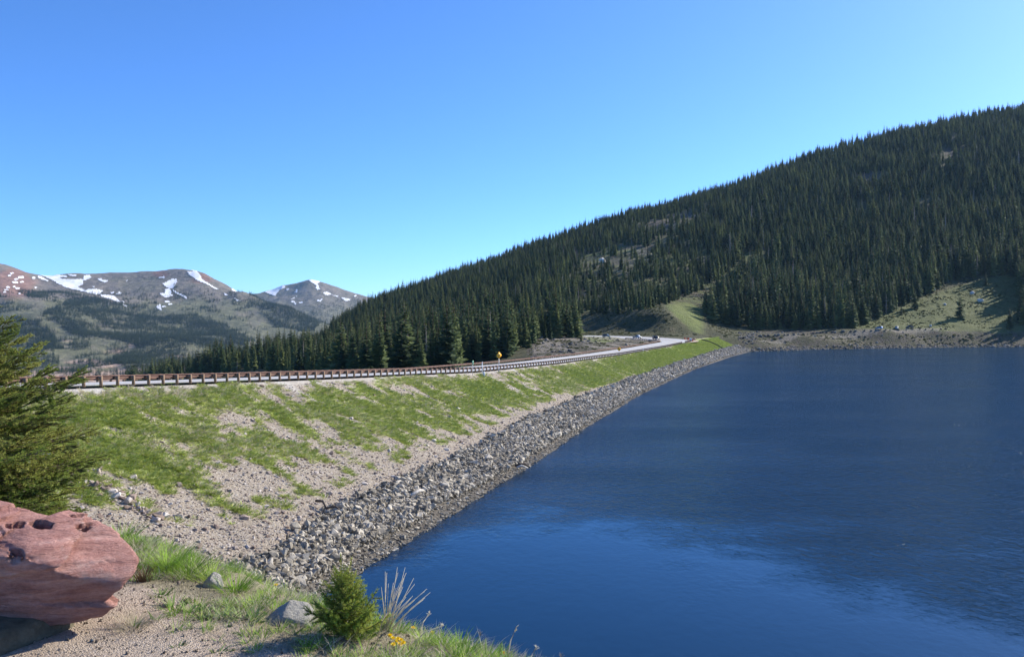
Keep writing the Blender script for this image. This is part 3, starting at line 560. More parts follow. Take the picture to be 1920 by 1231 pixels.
def build_lake():
    s = np.r_[np.linspace(-140, 160, 150), np.linspace(166, 720, 80)]; o = np.r_[np.linspace(0.5, 4.0, 70)]
    O = np.concatenate([water_o(s)[:, None] * np.linspace(0.7, 2.2, 90)[None], (water_o(s) * 2.2)[:, None] + np.linspace(1.5, 26, 60)[None] ** 2], 1); S = np.repeat(s[:, None], O.shape[1], 1); X, Y = from_so(S, O)
    me = mk_mesh('lake', np.stack([X, Y, 0 * X], -1), grid_faces(*X.shape), [M['water']], True)
    depth = (O - water_o(S)) * 0.36; far = 0.12 * 0
    attr(me, 'deep', np.clip(1 - np.exp(-np.clip(depth, 0, None) / 0.75), 0, 1))
    edge = 64 + 9 * np.sin(X / 9.0 + 0.6) * np.exp(-((X - 8) / 26) ** 2) - 0.22 * np.clip(X - 12, 0, 200) + 13 * fbm(X / 13, Y / 8, seed=61) + 7 * fbm(X / 4, Y / 2.5, seed=62)
    rp = sstep(-10, 12, Y - edge) * (0.75 + 0.35 * fbm(X / 30, Y / 12, seed=63)); attr(me, 'ripple', np.clip(0.045 + 0.95 * rp, 0, 1))
    tag(link('lake', me), 'deep blue mountain lake, calm near and rippled farther out', kind='structure')
def strip(name, i0, i1, a, b, dz, mat, parent=None, dash=None):
    V, Fc = [], []
    for i in range(i0, i1):
        V += [road_pt(i, a, dz), road_pt(i, b, dz)]
    n = i1 - i0; Fc = np.array([[2 * k, 2 * k + 1, 2 * k + 3, 2 * k + 2] for k in range(n - 1)])
    return link(name, mk_mesh(name, V, Fc, [mat], True), parent)
def build_road():
    n = len(road); r = strip('highway', 0, n, -7.0, 7.0, 0.02, M['asphalt']); tag(r, 'grey two lane highway over the dam bending left', kind='structure')
    for a, b in ((-0.22, -0.10), (0.10, 0.22)): strip('centre_line', 0, n, a, b, 0.03, M['yellow_line'], r)
    for a in (-3.9, 3.75): strip('edge_line', 0, n, a, a + 0.15, 0.03, M['white_line'], r)
    i0 = len(_rs) - 6                                  # gravel pull-off beyond the bend towards the lake road
    V = [road_pt(i0 + k, 6.6, 0.0) for k in range(0, 24)]; Wd = []
    for k in range(24):
        a = road_pt(i0 + k, 6.6, 0.0); Wd.append(a + np.array([rnr[i0 + k, 0], rnr[i0 + k, 1], 0.0]) * 5.0 * math.sin(math.pi * (k + .5) / 24) + np.array([0, 0, -0.12]))
    tag(link('pull_off', mk_mesh('pull_off', V + Wd, np.array([[k, k + 24, k + 25, k + 1] for k in range(23)]), [M['overlook']], True)), 'bare gravel pull off at the outside of the bend', kind='structure')
build_overlook(); DAM = build_dam(); build_hill(); MTS = build_mountains(); build_lake(); build_road()
#@@OBJECTS
# ------------------------------------------------------------------ spruce trees
def spruce_arrays(seed, H=18.0, Rm=2.1, whorls=30, nb=7, seg=3, ragged=0.25, full=0.06):
    r = np.random.default_rng(seed); V, Fc = [], []; n = 0
    for w in range(whorls):
        h = full + (1 - full) * (w + r.uniform(-.3, .3)) / whorls; h = min(max(h, full), 0.985)
        prof = (1 - h) ** 0.92 * (0.62 + 0.38 * min(1, (h - full + 0.05) / 0.14))
        for b in range(nb if h < 0.85 else max(4, nb - 2)):
            az = r.uniform(0, 2 * math.pi); L = Rm * prof * r.uniform(1 - ragged * 1.6, 1 + ragged) + 0.12
            wd = L * r.uniform(0.30, 0.46) + 0.10; dr = r.uniform(0.25, 0.6) * (1.0 - 0.55 * h); ca, sa = math.cos(az), math.sin(az); z = h * H
            for side in (-1, 1):
                pr = []
                for k in range(seg + 1):
                    t = k / seg; rr = 0.05 * L + L * t; zz = z - dr * L * (t ** 1.1) + 0.22 * L * t * t * (0.4 + h)
                    ww = wd * math.sin(math.pi * min(1.0, 0.16 + 0.84 * t) ** 0.8) * (1.0 if k < seg else 0.12) * r.uniform(0.65, 1.2)
                    sp = np.array([ca * rr, sa * rr, zz]); ou = sp + side * ww * np.array([-sa, ca, 0]) + np.array([0, 0, -ww * r.uniform(0.55, 1.0)]) + np.array([ca, sa, 0]) * r.uniform(-.1, .15) * L
                    pr.append((sp, ou))
                for sp, ou in pr: V += [sp, ou]
                for k in range(seg):
                    a = n + 2 * k
                    Fc += [[a, a + 1, a + 3], [a, a + 3, a + 2]]
                n += 2 * (seg + 1)
    return np.array(V), np.array(Fc)
def trunk_arrays(H, rad, n=6):
    m = MB(); m.tube([(0, 0, -1.0), (0, 0, H * 0.3), (0, 0, H * 0.97)], [rad, rad * 0.75, 0.02], n); return np.concatenate(m.v), m.f
CROWN, TRUNK, BOTH, FARP = [], [], [], []
for i, (Rm, wh, fl) in enumerate(((2.5, 30, .03), (2.1, 32, .05), (2.9, 28, .02), (2.4, 28, .09), (1.9, 32, .04), (2.7, 26, .06))):
    V, Fc = spruce_arrays(100 + i, 18, Rm, wh, 8, 3, 0.28, fl); tv, tf = trunk_arrays(18, 0.24)
    CROWN.append(mk_mesh('crown', V, Fc, [M['needle_far']])); TRUNK.append(mk_mesh('trunk', tv, tf, [M['bark']], True))
    BOTH.append(mk_mesh('spruce', np.concatenate([V, tv]), [list(f) for f in Fc] + [[k + len(V) for k in f] for f in tf], [M['needle_far'], M['bark']], False, [0] * len(Fc) + [1] * len(tf)))
for i in range(4):
    V, Fc = spruce_arrays(140 + i, 14, 1.9, 11, 6, 2, 0.3, .02); FARP.append(mk_mesh('far_spruce', V, Fc, [M['needle_mount']]))
def snag_mesh(seed):
    r = np.random.default_rng(seed); m = MB(); m.tube([(0, 0, -1), (0.1, 0, 8), (0.15, 0.05, 16)], [0.22, 0.15, 0.02], 6)
    for k in range(70):
        h = r.uniform(2, 15.3); a = r.uniform(0, 6.28); L = (1 - h / 16.5) * 2.0 * r.uniform(.5, 1.1) + .2
        m.tube([(0.1, 0, h), (math.cos(a) * L * .6, math.sin(a) * L * .6, h - .1 * L), (math.cos(a) * L, math.sin(a) * L, h - .35 * L)], [0.04, .03, .012], 3, cap=False)
    return m.mesh('snag', [M['snag']])
SNAG = snag_mesh(5); BOTH.append(SNAG)

def hill_pts(n, px0, px1, d0, d1):
    u = rng.uniform(px0, px1, n); d = np.sqrt(rng.uniform(d0 ** 2, d1 ** 2, n)); return (u - CX) / F * d, d, u
def thin(X, Y, r):                                    # crude minimum spacing on a hashed grid, near first
    order = np.argsort(Y); keep = np.zeros(len(X), bool); cell = {}
    for i in order:
        ri = r[i]; k = (int(X[i] / 3), int(Y[i] / 3)); ok = True
        for a in (-1, 0, 1):
            for b in (-1, 0, 1):
                for j in cell.get((k[0] + a, k[1] + b), ()):
                    if (X[i] - X[j]) ** 2 + (Y[i] - Y[j]) ** 2 < ri * ri: ok = False; break
                if not ok: break
            if not ok: break
        if ok: keep[i] = True; cell.setdefault(k, []).append(i)
    return keep
def forest():
    X, Y, U = hill_pts(170000, -60, 2230, 230, 1620)
    Z = hill_z(X, Y); VY = HY + (CAMZ - Z) / Y * F; s, o = to_so(X, Y); d, _ = road_near(X, Y)
    big = 0.6 * fbm(X / 60, Y / 60, seed=201, oct=3) + 0.6 * fbm(X / 20, Y / 20, seed=205, oct=2)
    ok = (Z > 9.0) | (U < 1000); ok &= (d > 15) & ~((o > -26) & (s < 420))
    ok &= ~((U > 1380) & (Y < 585 + 0.10 * np.clip(U - 1400, 0, 999)))
    ok &= ~(in_poly(U, VY, [(1088, 660), (1088, 590), (1180, 588), (1255, 568), (1305, 550), (1390, 508), (1400, 514), (1330, 556), (1316, 585), (1335, 606), (1400, 614), (1400, 625), (1320, 632)]) & (Y > 440))
    ok &= ~((U > 1085 - np.clip(Y - 410, 0, 80) * 0.2) & (Y < 540)); ok &= ~((U > 960) & (Y < 345 + (1085 - U) * 0.1)); ok &= ~((U > 860) & (U <= 960) & (Y < 318))
    ok &= ~((U > 1380) & (U < 1640) & (VY > 617)); ok &= ~((U > 1320) & (U < 1400) & (VY > 612)); ok &= ~((U > 560) & (U < 1085) & (Y > 548) & (Y < 668 + 14 * big)); meadow = in_poly(U, VY, [(1590, 620), (1640, 600), (1720, 560), (1790, 525), (1850, 518), (1905, 520), (1912, 640), (1590, 640)]) & (Y > 560); ok &= ~meadow
    ok &= ~(in_poly(U, VY, [(1300, 555), (1400, 482), (1450, 462), (1462, 472), (1405, 508), (1335, 560)]) & (Y > 560) & (rng.uniform(0, 1, len(X)) < .9))
    ok &= ~(in_poly(U, VY, [(1080, 552), (1150, 512), (1200, 470), (1232, 440), (1285, 404), (1305, 402), (1255, 452), (1192, 505), (1120, 556)]) & (Y > 560) & (rng.uniform(0, 1, len(X)) < .72))
    gaps = np.zeros(len(X))
    for cx, cy, rx, ry in ((1775, 290, 36, 18), (1625, 335, 50, 13), (1285, 408, 55, 9), (1135, 490, 75, 16), (1185, 468, 55, 13), (1235, 425, 45, 12), (835, 592, 55, 7), (455, 694, 26, 7), (1400, 482, 24, 14), (1100, 512, 60, 10), (1170, 530, 50, 7)):
        gaps = np.maximum(gaps, np.exp(-((U - cx) / rx) ** 2 - ((VY - cy) / ry) ** 2))
    ok &= ~((gaps > 0.45 + 0.4 * rng.uniform(-1, 1, len(X))) & ((Y > 560) | (U < 600)))
    ok &= (rng.uniform(0, 1, len(X)) < np.clip(1.25 + 2.2 * big + 1.5 * ((U > 1390) & (Y < 820)), 0.05, 1)); ok &= ~((U < 620) & (Y > 980))
    ok &= (U > 235); ok &= Y > np.interp(U, [240, 330, 420, 500, 580, 660], [720, 640, 560, 470, 400, 230])
    i = np.where(ok)[0]; X, Y, Z, U, VY = X[i], Y[i], Z[i], U[i], VY[i]
    sp = np.interp(Y, [230, 500, 800, 1600], [3.6, 4.9, 5.6, 6.2]) * np.where((U > 1060) & (U < 1430) & (Y > 560) & (Y < 1000), 1.55, 1.0) * np.where(U > 1380, 1.22, 1.0)
    k = thin(X, Y, sp); X, Y, Z, U, VY = X[k], Y[k], Z[k], U[k], VY[k]; n = len(X)
    g = fbm(X / 40, Y / 40, seed=203)
    H = np.clip(14.5 + 4.0 * g + rng.normal(0, 4.2, n), 3.5, 24) * np.where(Y > 560, np.interp(U, [1000, 1300, 1420, 1950], [1.0, 1.05, 1.35, 1.4]) * np.interp(Y, [600, 800, 1200], [1.12, 1.0, 0.86]), np.interp(U, [240, 400, 520, 700, 900, 1085], [0.85, 0.85, 0.9, 1.0, 1.12, 1.25]))
    H *= np.where((U > 1080) & (U < 1330) & (VY > 470) & (Y > 540), 0.72, 1.0) * np.interp(Y, [900, 1400], [1, 0.82])
    # young spruce at the foot of the mountain
    pick = rng.integers(0, 6, n); dead = rng.uniform(0, 1, n) < 0.022; pick[dead] = 6
    return X, Y, Z, U, VY, H, pick
tx, ty, tz, tu, tv, tH, tpick = forest()
wide = np.clip(rng.normal(1.2, .28, len(tx)), .6, 1.9); trz = rng.uniform(0, 6.283, len(tx))
# the 300 that show largest become things of their own: nearest first, skipping those hidden behind nearer crowns
hpx = tH / ty * F; top = tv - hpx; binw = 4.0; nb = int(2300 / binw); lim = np.full(nb, 9999.0)
order = np.argsort(ty); vis = np.zeros(len(tx))
_gl = lambda u: np.interp(u, [0, 130, 400, 600, 900, 1050, 1170, 1240, 1400, 1920], [716, 716, 710, 703, 690, 676, 656, 640, 626, 640])   # guardrail / shore line
for i in order:
    b = int((tu[i] + 60) / binw)
    if b < 0 or b >= nb - 1 or tu[i] < 0 or tu[i] > 1920: continue
    seen = min(lim[b], tv[i], _gl(tu[i])) - top[i]
    vis[i] = max(0, seen); w = max(1, int(hpx[i] * 0.09 / binw))
    for q in range(max(0, b - w), min(nb, b + w + 1)): lim[q] = min(lim[q], top[i] + hpx[i] * 0.25)
score = np.where(vis > hpx * 0.35, hpx, 0.0)
solo = set(np.argsort(-score)[:287])
def tree_thing(name, loc, H, w, rz, k, label, group=None, base=18.0):
    e = link(name, None, None, loc, (0, 0, rz), (w * H / base, w * H / base, H / base)); tag(e, label, 'tree', group)
    if k == 6: link('trunk', SNAG, e)
    else: link('trunk', TRUNK[k], e); link('crown', CROWN[k], e)
    return e
for i in sorted(solo):
    st = ty[i] < 545
    if tpick[i] == 6:
        lab, grp = ('grey dead spruce among the green trees of the stand beyond the highway', 'dead spruces in the roadside stand') if st else ('grey dead spruce among the green trees above the far shore', 'dead spruces above the far shore')
    elif st: lab, grp = 'dark green spruce in the dense stand between the highway and the mountain', 'spruces of the stand beyond the highway'
    elif tu[i] < 1330: lab, grp = 'slender spruce on the lower mountainside above the highway bend', 'spruces above the highway bend'
    else: lab, grp = 'tall dark spruce at the forest edge above the far lakeshore', 'spruces above the far lakeshore'
    tree_thing('dead_spruce' if tpick[i] == 6 else 'spruce_tree', (tx[i], ty[i], tz[i] - 0.2), tH[i], wide[i], trz[i], int(tpick[i]), lab, grp)
rest = np.array([i for i in range(len(tx)) if i not in solo])
BOTHC = proto_collection('spruce_kind', BOTH)
scatter('spruce_forest', np.stack([tx, ty, tz - 0.2], -1)[rest], np.stack([0 * trz, 0 * trz, trz], -1)[rest], np.stack([wide * tH / 18, wide * tH / 18, tH / 18], -1)[rest], tpick[rest], BOTHC, 'dense dark spruce forest covering the mountainside', 'forest')
print('TREES', len(tx))
def ground_at(px, py, d0, d1):                        # where the sight line through a pixel meets the hillside
    d = np.linspace(d0, d1, 600); x = (px - CX) / F * d; z = CAMZ - (py - HY) / F * d; g = hill_z(x, d); k = np.argmax(g >= z); return np.array([x[k], d[k], g[k]])
for px, py, hp, k, lab in ((1715, 578, 38, 2, 'small lone spruce at the left edge of the lakeside meadow'), (1800, 598, 50, 0, 'lone spruce in the middle of the lakeside meadow'), (1893, 618, 44, 3, 'lone spruce beside the far shore road at the meadow right side'),
                       (1848, 535, 26, 1, 'small spruce at the top of the lakeside meadow'), (1690, 590, 22, 4, 'smallest spruce in the shade left of the meadow'), (1090, 640, 20, 1, 'young spruce at the right end of the roadside stand'), (1105, 640, 9, 2, 'tiny bushy spruce on the gravel mound by the highway')):
    g = ground_at(px, py, 330 if px < 1200 else 560, 900); tree_thing('spruce_tree', g - np.array([0, 0, .2]), hp / F * g[1], 1.5, 1.0, k, lab)
# shrubs and tussocks that roughen the meadow, the knoll and the banks
def shrub_cover():
    r = np.random.default_rng(77)
    def bush(seed):
        q = np.random.default_rng(seed); V, Fc = [], []
        for i in range(46):
            d = q.normal(size=3); d[2] = abs(d[2]) * .8; d /= np.linalg.norm(d); c = d * np.array([.55, .55, .5]) * q.uniform(.5, 1.0); a = q.normal(size=3); a /= np.linalg.norm(a); b = np.cross(d, a); b /= np.linalg.norm(b) + 1e-6; k = q.uniform(.14, .26); n = len(V); V += [c - a * k, c + b * k, c + a * k, c - b * k * .6]; Fc.append([n, n + 1, n + 2, n + 3])
        return mk_mesh('bush', V, Fc, [M['shrub']])
    c = proto_collection('bush_kind', [bush(90 + i) for i in range(4)]); N = 60000; u = r.uniform(985, 1960, N); d = np.sqrt(r.uniform(200 ** 2, 800 ** 2, N)); x = (u - CX) / F * d; z = hill_z(x, d); rd, _ = road_near(x, d); vy = HY + (CAMZ - z) / d * F; s, o = to_so(x, d)
    k = (z > 1.2) & (rd > 9.5) & ~((o > -18) & (s < 490)) & (fbm(x / 14, d / 14, seed=91, oct=4) > -.05 + .25 * r.uniform(-1, 1, N)); k &= (d > 500) | (r.uniform(0, 1, N) < .35)
    k &= ~(in_poly(u, vy, [(1235, 568), (1290, 560), (1325, 575), (1325, 628), (1290, 625)]) & (d > 520)); k &= ~((u > 1395) & (z > 9) & (d < 585 + .12 * np.clip(u - 1400, 0, 999)) & (z < 13.2)); x, d, z = x[k], d[k], z[k]; n = len(x); sc = np.clip(r.lognormal(-.55, .5, n), .2, 2.2)
    scatter('shrub_cover', np.stack([x, d, z - .05], -1), np.stack([np.zeros(n), np.zeros(n), r.uniform(0, 6.28, n)], -1), np.stack([sc * 1.25, sc * 1.25, sc * .8], -1), r.integers(0, 4, n), c, 'low shrubs and tussocks on the meadow, knoll and lake bank', 'shrubs'); print('shrubs', n)
shrub_cover()
# ------------------------------------------------------------------ distant woods
FARC = proto_collection('far_spruce_kind', FARP)
def distant(surf, polys, name, label, nmax, seed, sparse):
    X, Y, Z, PX, PY = surf; r = np.random.default_rng(seed); nr, nc = X.shape; N = nmax * 6
    a = r.uniform(0, nr - 1.001, N); b = r.uniform(0, nc - 1.001, N); ia, ib = a.astype(int), b.astype(int); fa, fb = a - ia, b - ib
    L = lambda Q: (Q[ia, ib] * (1 - fb) + Q[ia, ib + 1] * fb) * (1 - fa) + (Q[ia + 1, ib] * (1 - fb) + Q[ia + 1, ib + 1] * fb) * fa
    x, y, z, px, py = map(L, (X, Y, Z, PX, PY)); dens = np.zeros(N)
    jx, jy = 9 * fbm(px / 20, py / 8, seed=seed), 5 * fbm(px / 20, py / 8, seed=seed + 1)
    for p, dn in polys: dens = np.maximum(dens, dn * in_poly(px + jx, py + jy, p))
    dens = dens * np.clip(0.8 + 1.5 * fbm(x / 130, y / 130, seed=seed + 2, oct=4), 0, 1.3)
    dens = np.maximum(dens, sparse(px, py) * np.clip(2.2 * fbm(x / 70, y / 110, seed=seed + 3, oct=4), 0, 1))
    k = np.where((r.uniform(0, 1, N) < dens) & (py < 735))[0][:nmax]; n = len(k); h = np.clip(r.normal(1.0, .22, n), .45, 1.6)
    scatter(name, np.stack([x, y, z - .3], -1)[k], np.stack([np.zeros(n), np.zeros(n), r.uniform(0, 6.28, n)], -1), np.stack([h * 1.6, h * 1.6, h * 1.15], -1), r.integers(0, 4, n), FARC, label, 'forest'); print(name, n)
FP = [([(78, 590), (140, 556), (235, 566), (300, 582), (370, 590), (440, 618), (480, 642), (400, 652), (330, 648), (280, 660), (235, 640), (180, 640), (130, 622)], 1.0), ([(20, 545), (60, 558), (150, 553), (110, 547)], .5),
      ([(470, 548), (500, 555), (560, 575), (605, 600), (590, 620), (540, 602), (490, 575)], 1.0), ([(480, 578), (560, 615), (590, 625), (520, 612)], .9), ([(20, 588), (80, 605), (115, 652), (60, 648), (20, 640)], .85),
      ([(205, 668), (260, 655), (305, 668), (300, 695), (225, 690)], .95), ([(325, 532), (345, 540), (368, 566), (325, 562)], .8), ([(40, 660), (100, 648), (115, 690), (40, 695)], .8), ([(280, 655), (420, 650), (480, 655), (480, 690), (300, 690)], .75), ([(130, 645), (165, 640), (175, 655), (135, 658)], .7), ([(430, 545), (480, 552), (500, 580), (440, 575)], .5)]
distant(MTS[0], FP, 'distant_forest', 'blue green spruce woods on the far mountain slope', 30000, 301, lambda px, py: 0.42 * sstep(535, 560, py) * sstep(715, 690, py) * (px > -60))
distant(MTS[1], [([(560, 580), (640, 560), (690, 565), (690, 640), (560, 640)], .7)], 'distant_forest', 'thin woods at the foot of the farther peak', 3500, 321, lambda px, py: 0.15 * sstep(548, 560, py))

# ------------------------------------------------------------------ stones
def stone_mesh(seed, mat, flat=0.62, sub=2, planes=9, rough=0.06):
    r = np.random.default_rng(seed); bm = bmesh.new(); bmesh.ops.create_icosphere(bm, subdivisions=sub, radius=1); V = np.array([v.co[:] for v in bm.verts]); Fc = np.array([[v.index for v in f.verts] for f in bm.faces]); bm.free()
    N = r.normal(size=(planes, 3)); N /= np.linalg.norm(N, axis=1)[:, None]; d = r.uniform(0.45, 0.85, planes); q = V @ N.T
    rad = np.min(np.where(q > 0.05, d / np.maximum(q, .05), 9), axis=1); rad = np.minimum(rad, 1.0); V = V * rad[:, None]
    V += rough * np.stack([fbm(V[:, 0] * 3, V[:, 1] * 3, V[:, 2] * 3, seed=seed + j, oct=2) for j in range(3)], -1); V *= np.array([1.0, r.uniform(.55, .85), flat * r.uniform(.75, 1.15)]); return mk_mesh('stone', V * 0.62, Fc, [mat], False)
def block_mesh(seed, mat):                            # angular quarried block: hull of random points
    r = np.random.default_rng(seed); bm = bmesh.new(); dims = np.array([1.0, r.uniform(.5, .8), r.uniform(.34, .6)])
    for k in range(20):
        v = r.uniform(-1, 1, 3); v = v / np.abs(v).max() * r.uniform(.8, 1.0); bm.verts.new(v * dims * .6)
    h = bmesh.ops.convex_hull(bm, input=bm.verts[:]); bmesh.ops.delete(bm, geom=[v for v in bm.verts if not v.link_faces], context='VERTS')
    me = bpy.data.meshes.new('stone'); bm.to_mesh(me); bm.free(); me.materials.append(mat); return me
STONES = [block_mesh(400 + i, M['riprap']) for i in range(14)]; STC = proto_collection('riprap_kind', STONES)
SCREE = [block_mesh(430 + i, M['scree']) for i in range(9)]; SCC = proto_collection('scree_kind', SCREE)
BANK = [stone_mesh(450 + i, M['bank_rock'], .7, 2) for i in range(5)]; BKC = proto_collection('bank_kind', BANK)
def dam_points(n, t0, t1, s0, s1, pw):
    # denser where nearer: density ~ 1 / depth^pw
    s = rng.uniform(s0, s1, n * 4); D = 72.5 + s * .94; w = (np.clip(D, 45, None) / 45.0) ** -pw; s = s[rng.uniform(0, 1, len(s)) < w][:n]
    t = rng.uniform(t0, t1, len(s)); o = t * water_o(s); x, y = from_so(s, o); return s, t, o, x, y, dam_surf(s, o)
def riprap():
    s, t, o, x, y, z = dam_points(300000, 0.55, 0.995, -25, 500, 1.0)
    top = RTf(s) + 0.035 * fbm(s / 7, s * 0, seed=55); k = (t > top + rng.exponential(0.03, len(s)) * (rng.uniform(0, 1, len(s)) < .5) - .035 * rng.uniform(0, 1, len(s)) ** 3) & (t < 0.972 - 0.008 * sstep(30, -10, s) + 0.035 * sstep(40, 110, s) + .02 * fbm(s / 5, s * 0, seed=56))
    s, o, x, y, z = s[k], o[k], x[k], y[k], z[k]; n = len(s); sz = np.clip(rng.lognormal(-1.42, .42, n), .11, .78) * (1 + 0.0016 * np.clip(s, 0, 400))
    rot = np.stack([rng.normal(0.0, .55, n), rng.normal(0.2, .55, n), rng.uniform(-3.1, 3.1, n)], -1); z = z + 0.18 * sz + rng.uniform(0, .28, n) + 0.1; pk = rng.integers(0, 14, n)
    px = x / y * F + CX; py = HY + (CAMZ - z) / y * F; nq = near_z(x * 0 - 1, y * 0 + 5)
    cand = np.where((px > 495) & (py < 1095))[0]; big = cand[np.argsort(-(sz[cand] / y[cand]))[:300]]; bs = set(big.tolist())
    for i in big: link('stone', STONES[pk[i]], DAM, (x[i], y[i], z[i]), rot[i], sz[i])
    r = np.array([i for i in range(n) if i not in bs]); scatter('riprap', np.stack([x, y, z], -1)[r], rot[r], sz[r], pk[r], STC, 'band of grey broken riprap along the waterline', None, DAM); print('riprap', n)
riprap()
def scree():
    s = rng.uniform(-16, -9, 260) + rng.normal(0, .5, 260); t = np.linspace(.30, .62, 260); s = -13 + 4.5 * t + rng.normal(0, .35, 260); o = t * water_o(s); x, y = from_so(s, o); z = dam_surf(s, o); sz = np.clip(rng.lognormal(-1.45, .5, 260), .1, .7); scatter('stone_row', np.stack([x, y, z + .2 * sz], -1), rng.uniform(-.6, .6, (260, 3)), sz, rng.integers(0, 6, 260), SCC, 'line of pale stones running down the slope beside the spruce', None, DAM)
    s, t, o, x, y, z = dam_points(190000, 0.03, 0.9, -40, 420, 1.4); g = grass_mask(s, o); k = (rng.uniform(0, 1, len(s)) > g * 1.15) & (t < RTf(s) + .06); s, x, y, z = s[k], x[k], y[k], z[k]; n = len(s)
    sz = np.clip(rng.lognormal(-2.7, .62, n), .035, .6); scatter('scree', np.stack([x, y, z + .12 * sz], -1), rng.uniform(-.5, .5, (n, 3)) + np.array([0, 0, 1]) * rng.uniform(0, 6, (n, 1)), sz, rng.integers(0, 9, n), SCC, 'loose pinkish stones on the bare slope', None, DAM)
    s, t, o, x, y, z = dam_points(14000, 0.93, 1.02, -45, 300, 1.0); n = len(s); sz = np.clip(rng.lognormal(-2.0, .5, n), .05, .5); scatter('beach_gravel', np.stack([x, y, z + .03], -1), rng.uniform(-.5, .5, (n, 3)), sz, rng.integers(0, 14, n), STC, 'narrow gravel beach below the riprap', None, DAM)
    print('scree', n)
scree()
# ------------------------------------------------------------------ dam grass
def tuft_mesh(seed, mat, n=14, h=1.0, spread=.45, w=.07, bend=.5, segs=2):
    r = np.random.default_rng(seed); V, Fc = [], []; b = 0
    for i in range(n):
        a = r.uniform(0, 6.283); rr = r.uniform(0, spread * .5); L = h * r.uniform(.55, 1.1); ou = np.array([math.cos(a), math.sin(a), 0]); sd = np.array([-math.sin(a + .6), math.cos(a + .6), 0]); p0 = ou * rr
        for k in range(segs + 1):
            t = k / segs; c = p0 + ou * (spread * .5 * t + bend * L * t * t * .5) + np.array([0, 0, L * (t - .28 * bend * t * t)]); ww = w * (1 - t) ** .7
            V += [c - sd * ww, c + sd * ww] if k < segs else [c]
        for k in range(segs - 1): Fc.append([b + 2 * k, b + 2 * k + 1, b + 2 * k + 3, b + 2 * k + 2])
        Fc.append([b + 2 * segs - 2, b + 2 * segs - 1, b + 2 * segs]); b += 2 * segs + 1
    return mk_mesh('tuft', V, Fc, [mat])
def dam_grass():
    protos = [tuft_mesh(500 + i, M['blade'], 22, .26, .62, .035, .6) for i in range(4)] + [tuft_mesh(510 + i, M['straw'], 14, .34, .5, .02, .7) for i in range(2)]
    c = proto_collection('tuft_kind', protos); s, t, o, x, y, z = dam_points(150000, 0.0, RT + .03, -60, 500, 0.9); g = grass_mask(s, o); k = rng.uniform(.25, .8, len(s)) < g; s, t, o, x, y, z = [q[k] for q in (s, t, o, x, y, z)]; n = len(s)
    dry = rng.uniform(0, 1, n) < np.clip(.20 + .45 * sstep(.15, .0, t) + .4 * fbm(s / 6, o / 6, seed=77), 0.02, .7) * sstep(300, 120, s)
    pk = np.where(dry, rng.integers(4, 6, n), rng.integers(0, 4, n)); sc = rng.uniform(.5, 1.15, n)
    scatter('grass', np.stack([x, y, z + .02], -1), np.stack([np.zeros(n), np.full(n, .2), rng.uniform(0, 6.28, n)], -1), sc, pk, c, 'patchy green grass on the dam slope', None, DAM); print('grass', n)
dam_grass()
# ------------------------------------------------------------------ far shore
def far_shore():
    n = 26000; u = rng.uniform(1385, 1960, n); d = rng.uniform(495, 640, n); x = (u - CX) / F * d; z = hill_z(x, d); k = (z > -.6) & (z < 10.5) & (rng.uniform(0, 1, n) < np.where(z < 1.8 + 1.2 * fbm(u / 14, d * 0, seed=88), 1.0, 0.03 + .25 * (u < 1420))) ; x, d, z = x[k], d[k], z[k]; n = len(x)
    scatter('shore_rocks', np.stack([x, d, z + .1], -1), rng.uniform(-.6, .6, (n, 3)), np.clip(rng.lognormal(-.35, .5, n), .25, 2.2), rng.integers(0, 5, n), BKC, 'rocky rubble along the far waterline', 'rocks')
    n = 2600; u = rng.uniform(990, 1235, n); d = rng.uniform(250, 470, n); x = (u - CX) / F * d; z = hill_z(x, d); rd, _ = road_near(x, d); k = (rd > 11) & (fbm(x / 9, d / 9, seed=89) > .12) & (u < 1075 + 160 * rng.uniform(0, 1, n) ** 2); x, d, z = x[k], d[k], z[k]; n = len(x)
    scatter('mound_rocks', np.stack([x, d, z], -1), rng.uniform(-.6, .6, (n, 3)), np.clip(rng.lognormal(-.5, .6, n), .2, 2.2), rng.integers(0, 5, n), BKC, 'loose rocks on the gravel mound inside the bend', 'rocks')
    for j, px in enumerate(np.r_[np.linspace(1388, 1560, 20), np.linspace(1568, 1775, 17)] + rng.uniform(-3, 3, 37)):
        d = np.linspace(505, 640, 500); x = (px - CX) / F * d; z = hill_z(x, d); k = int(np.argmax(z > np.interp(px, [1388, 1500, 1660, 1780], [7.2, 9.0, 11.4, 12.2]))); k = min(k + 4, 499)
        o = link('boulder', BANK[j % 5], None, (x[k], d[k], z[k] + .25), rng.uniform(-.4, .4, 3) + np.array([0, 0, rng.uniform(0, 6)]), rng.uniform(1.3, 2.7)); tag(o, 'boulder lined up along the edge of the far shore road', 'boulder', 'boulders edging the far shore road')
    for px, py, sz, lab in ((1823, 551, 5.2, 'large pale boulder high on the lakeside meadow'), (1837, 566, 5.6, 'largest pale boulder in the middle of the lakeside meadow'), (1750, 545, 3.4, 'pale boulder at the upper left of the lakeside meadow'), (1772, 572, 2.6, 'small boulder on the meadow left of the lone spruce'), (1130, 492, 9.0, 'big pale outcrop boulder in the gap of the forest')):
        g = ground_at(px, py, 560, 1300); o = link('boulder', stone_mesh(470 + px, M['grey_rock'], .8, 2), None, g + np.array([0, 0, .15 * sz]), (0.2, .1, px), sz); tag(o, lab, 'boulder')
far_shore()
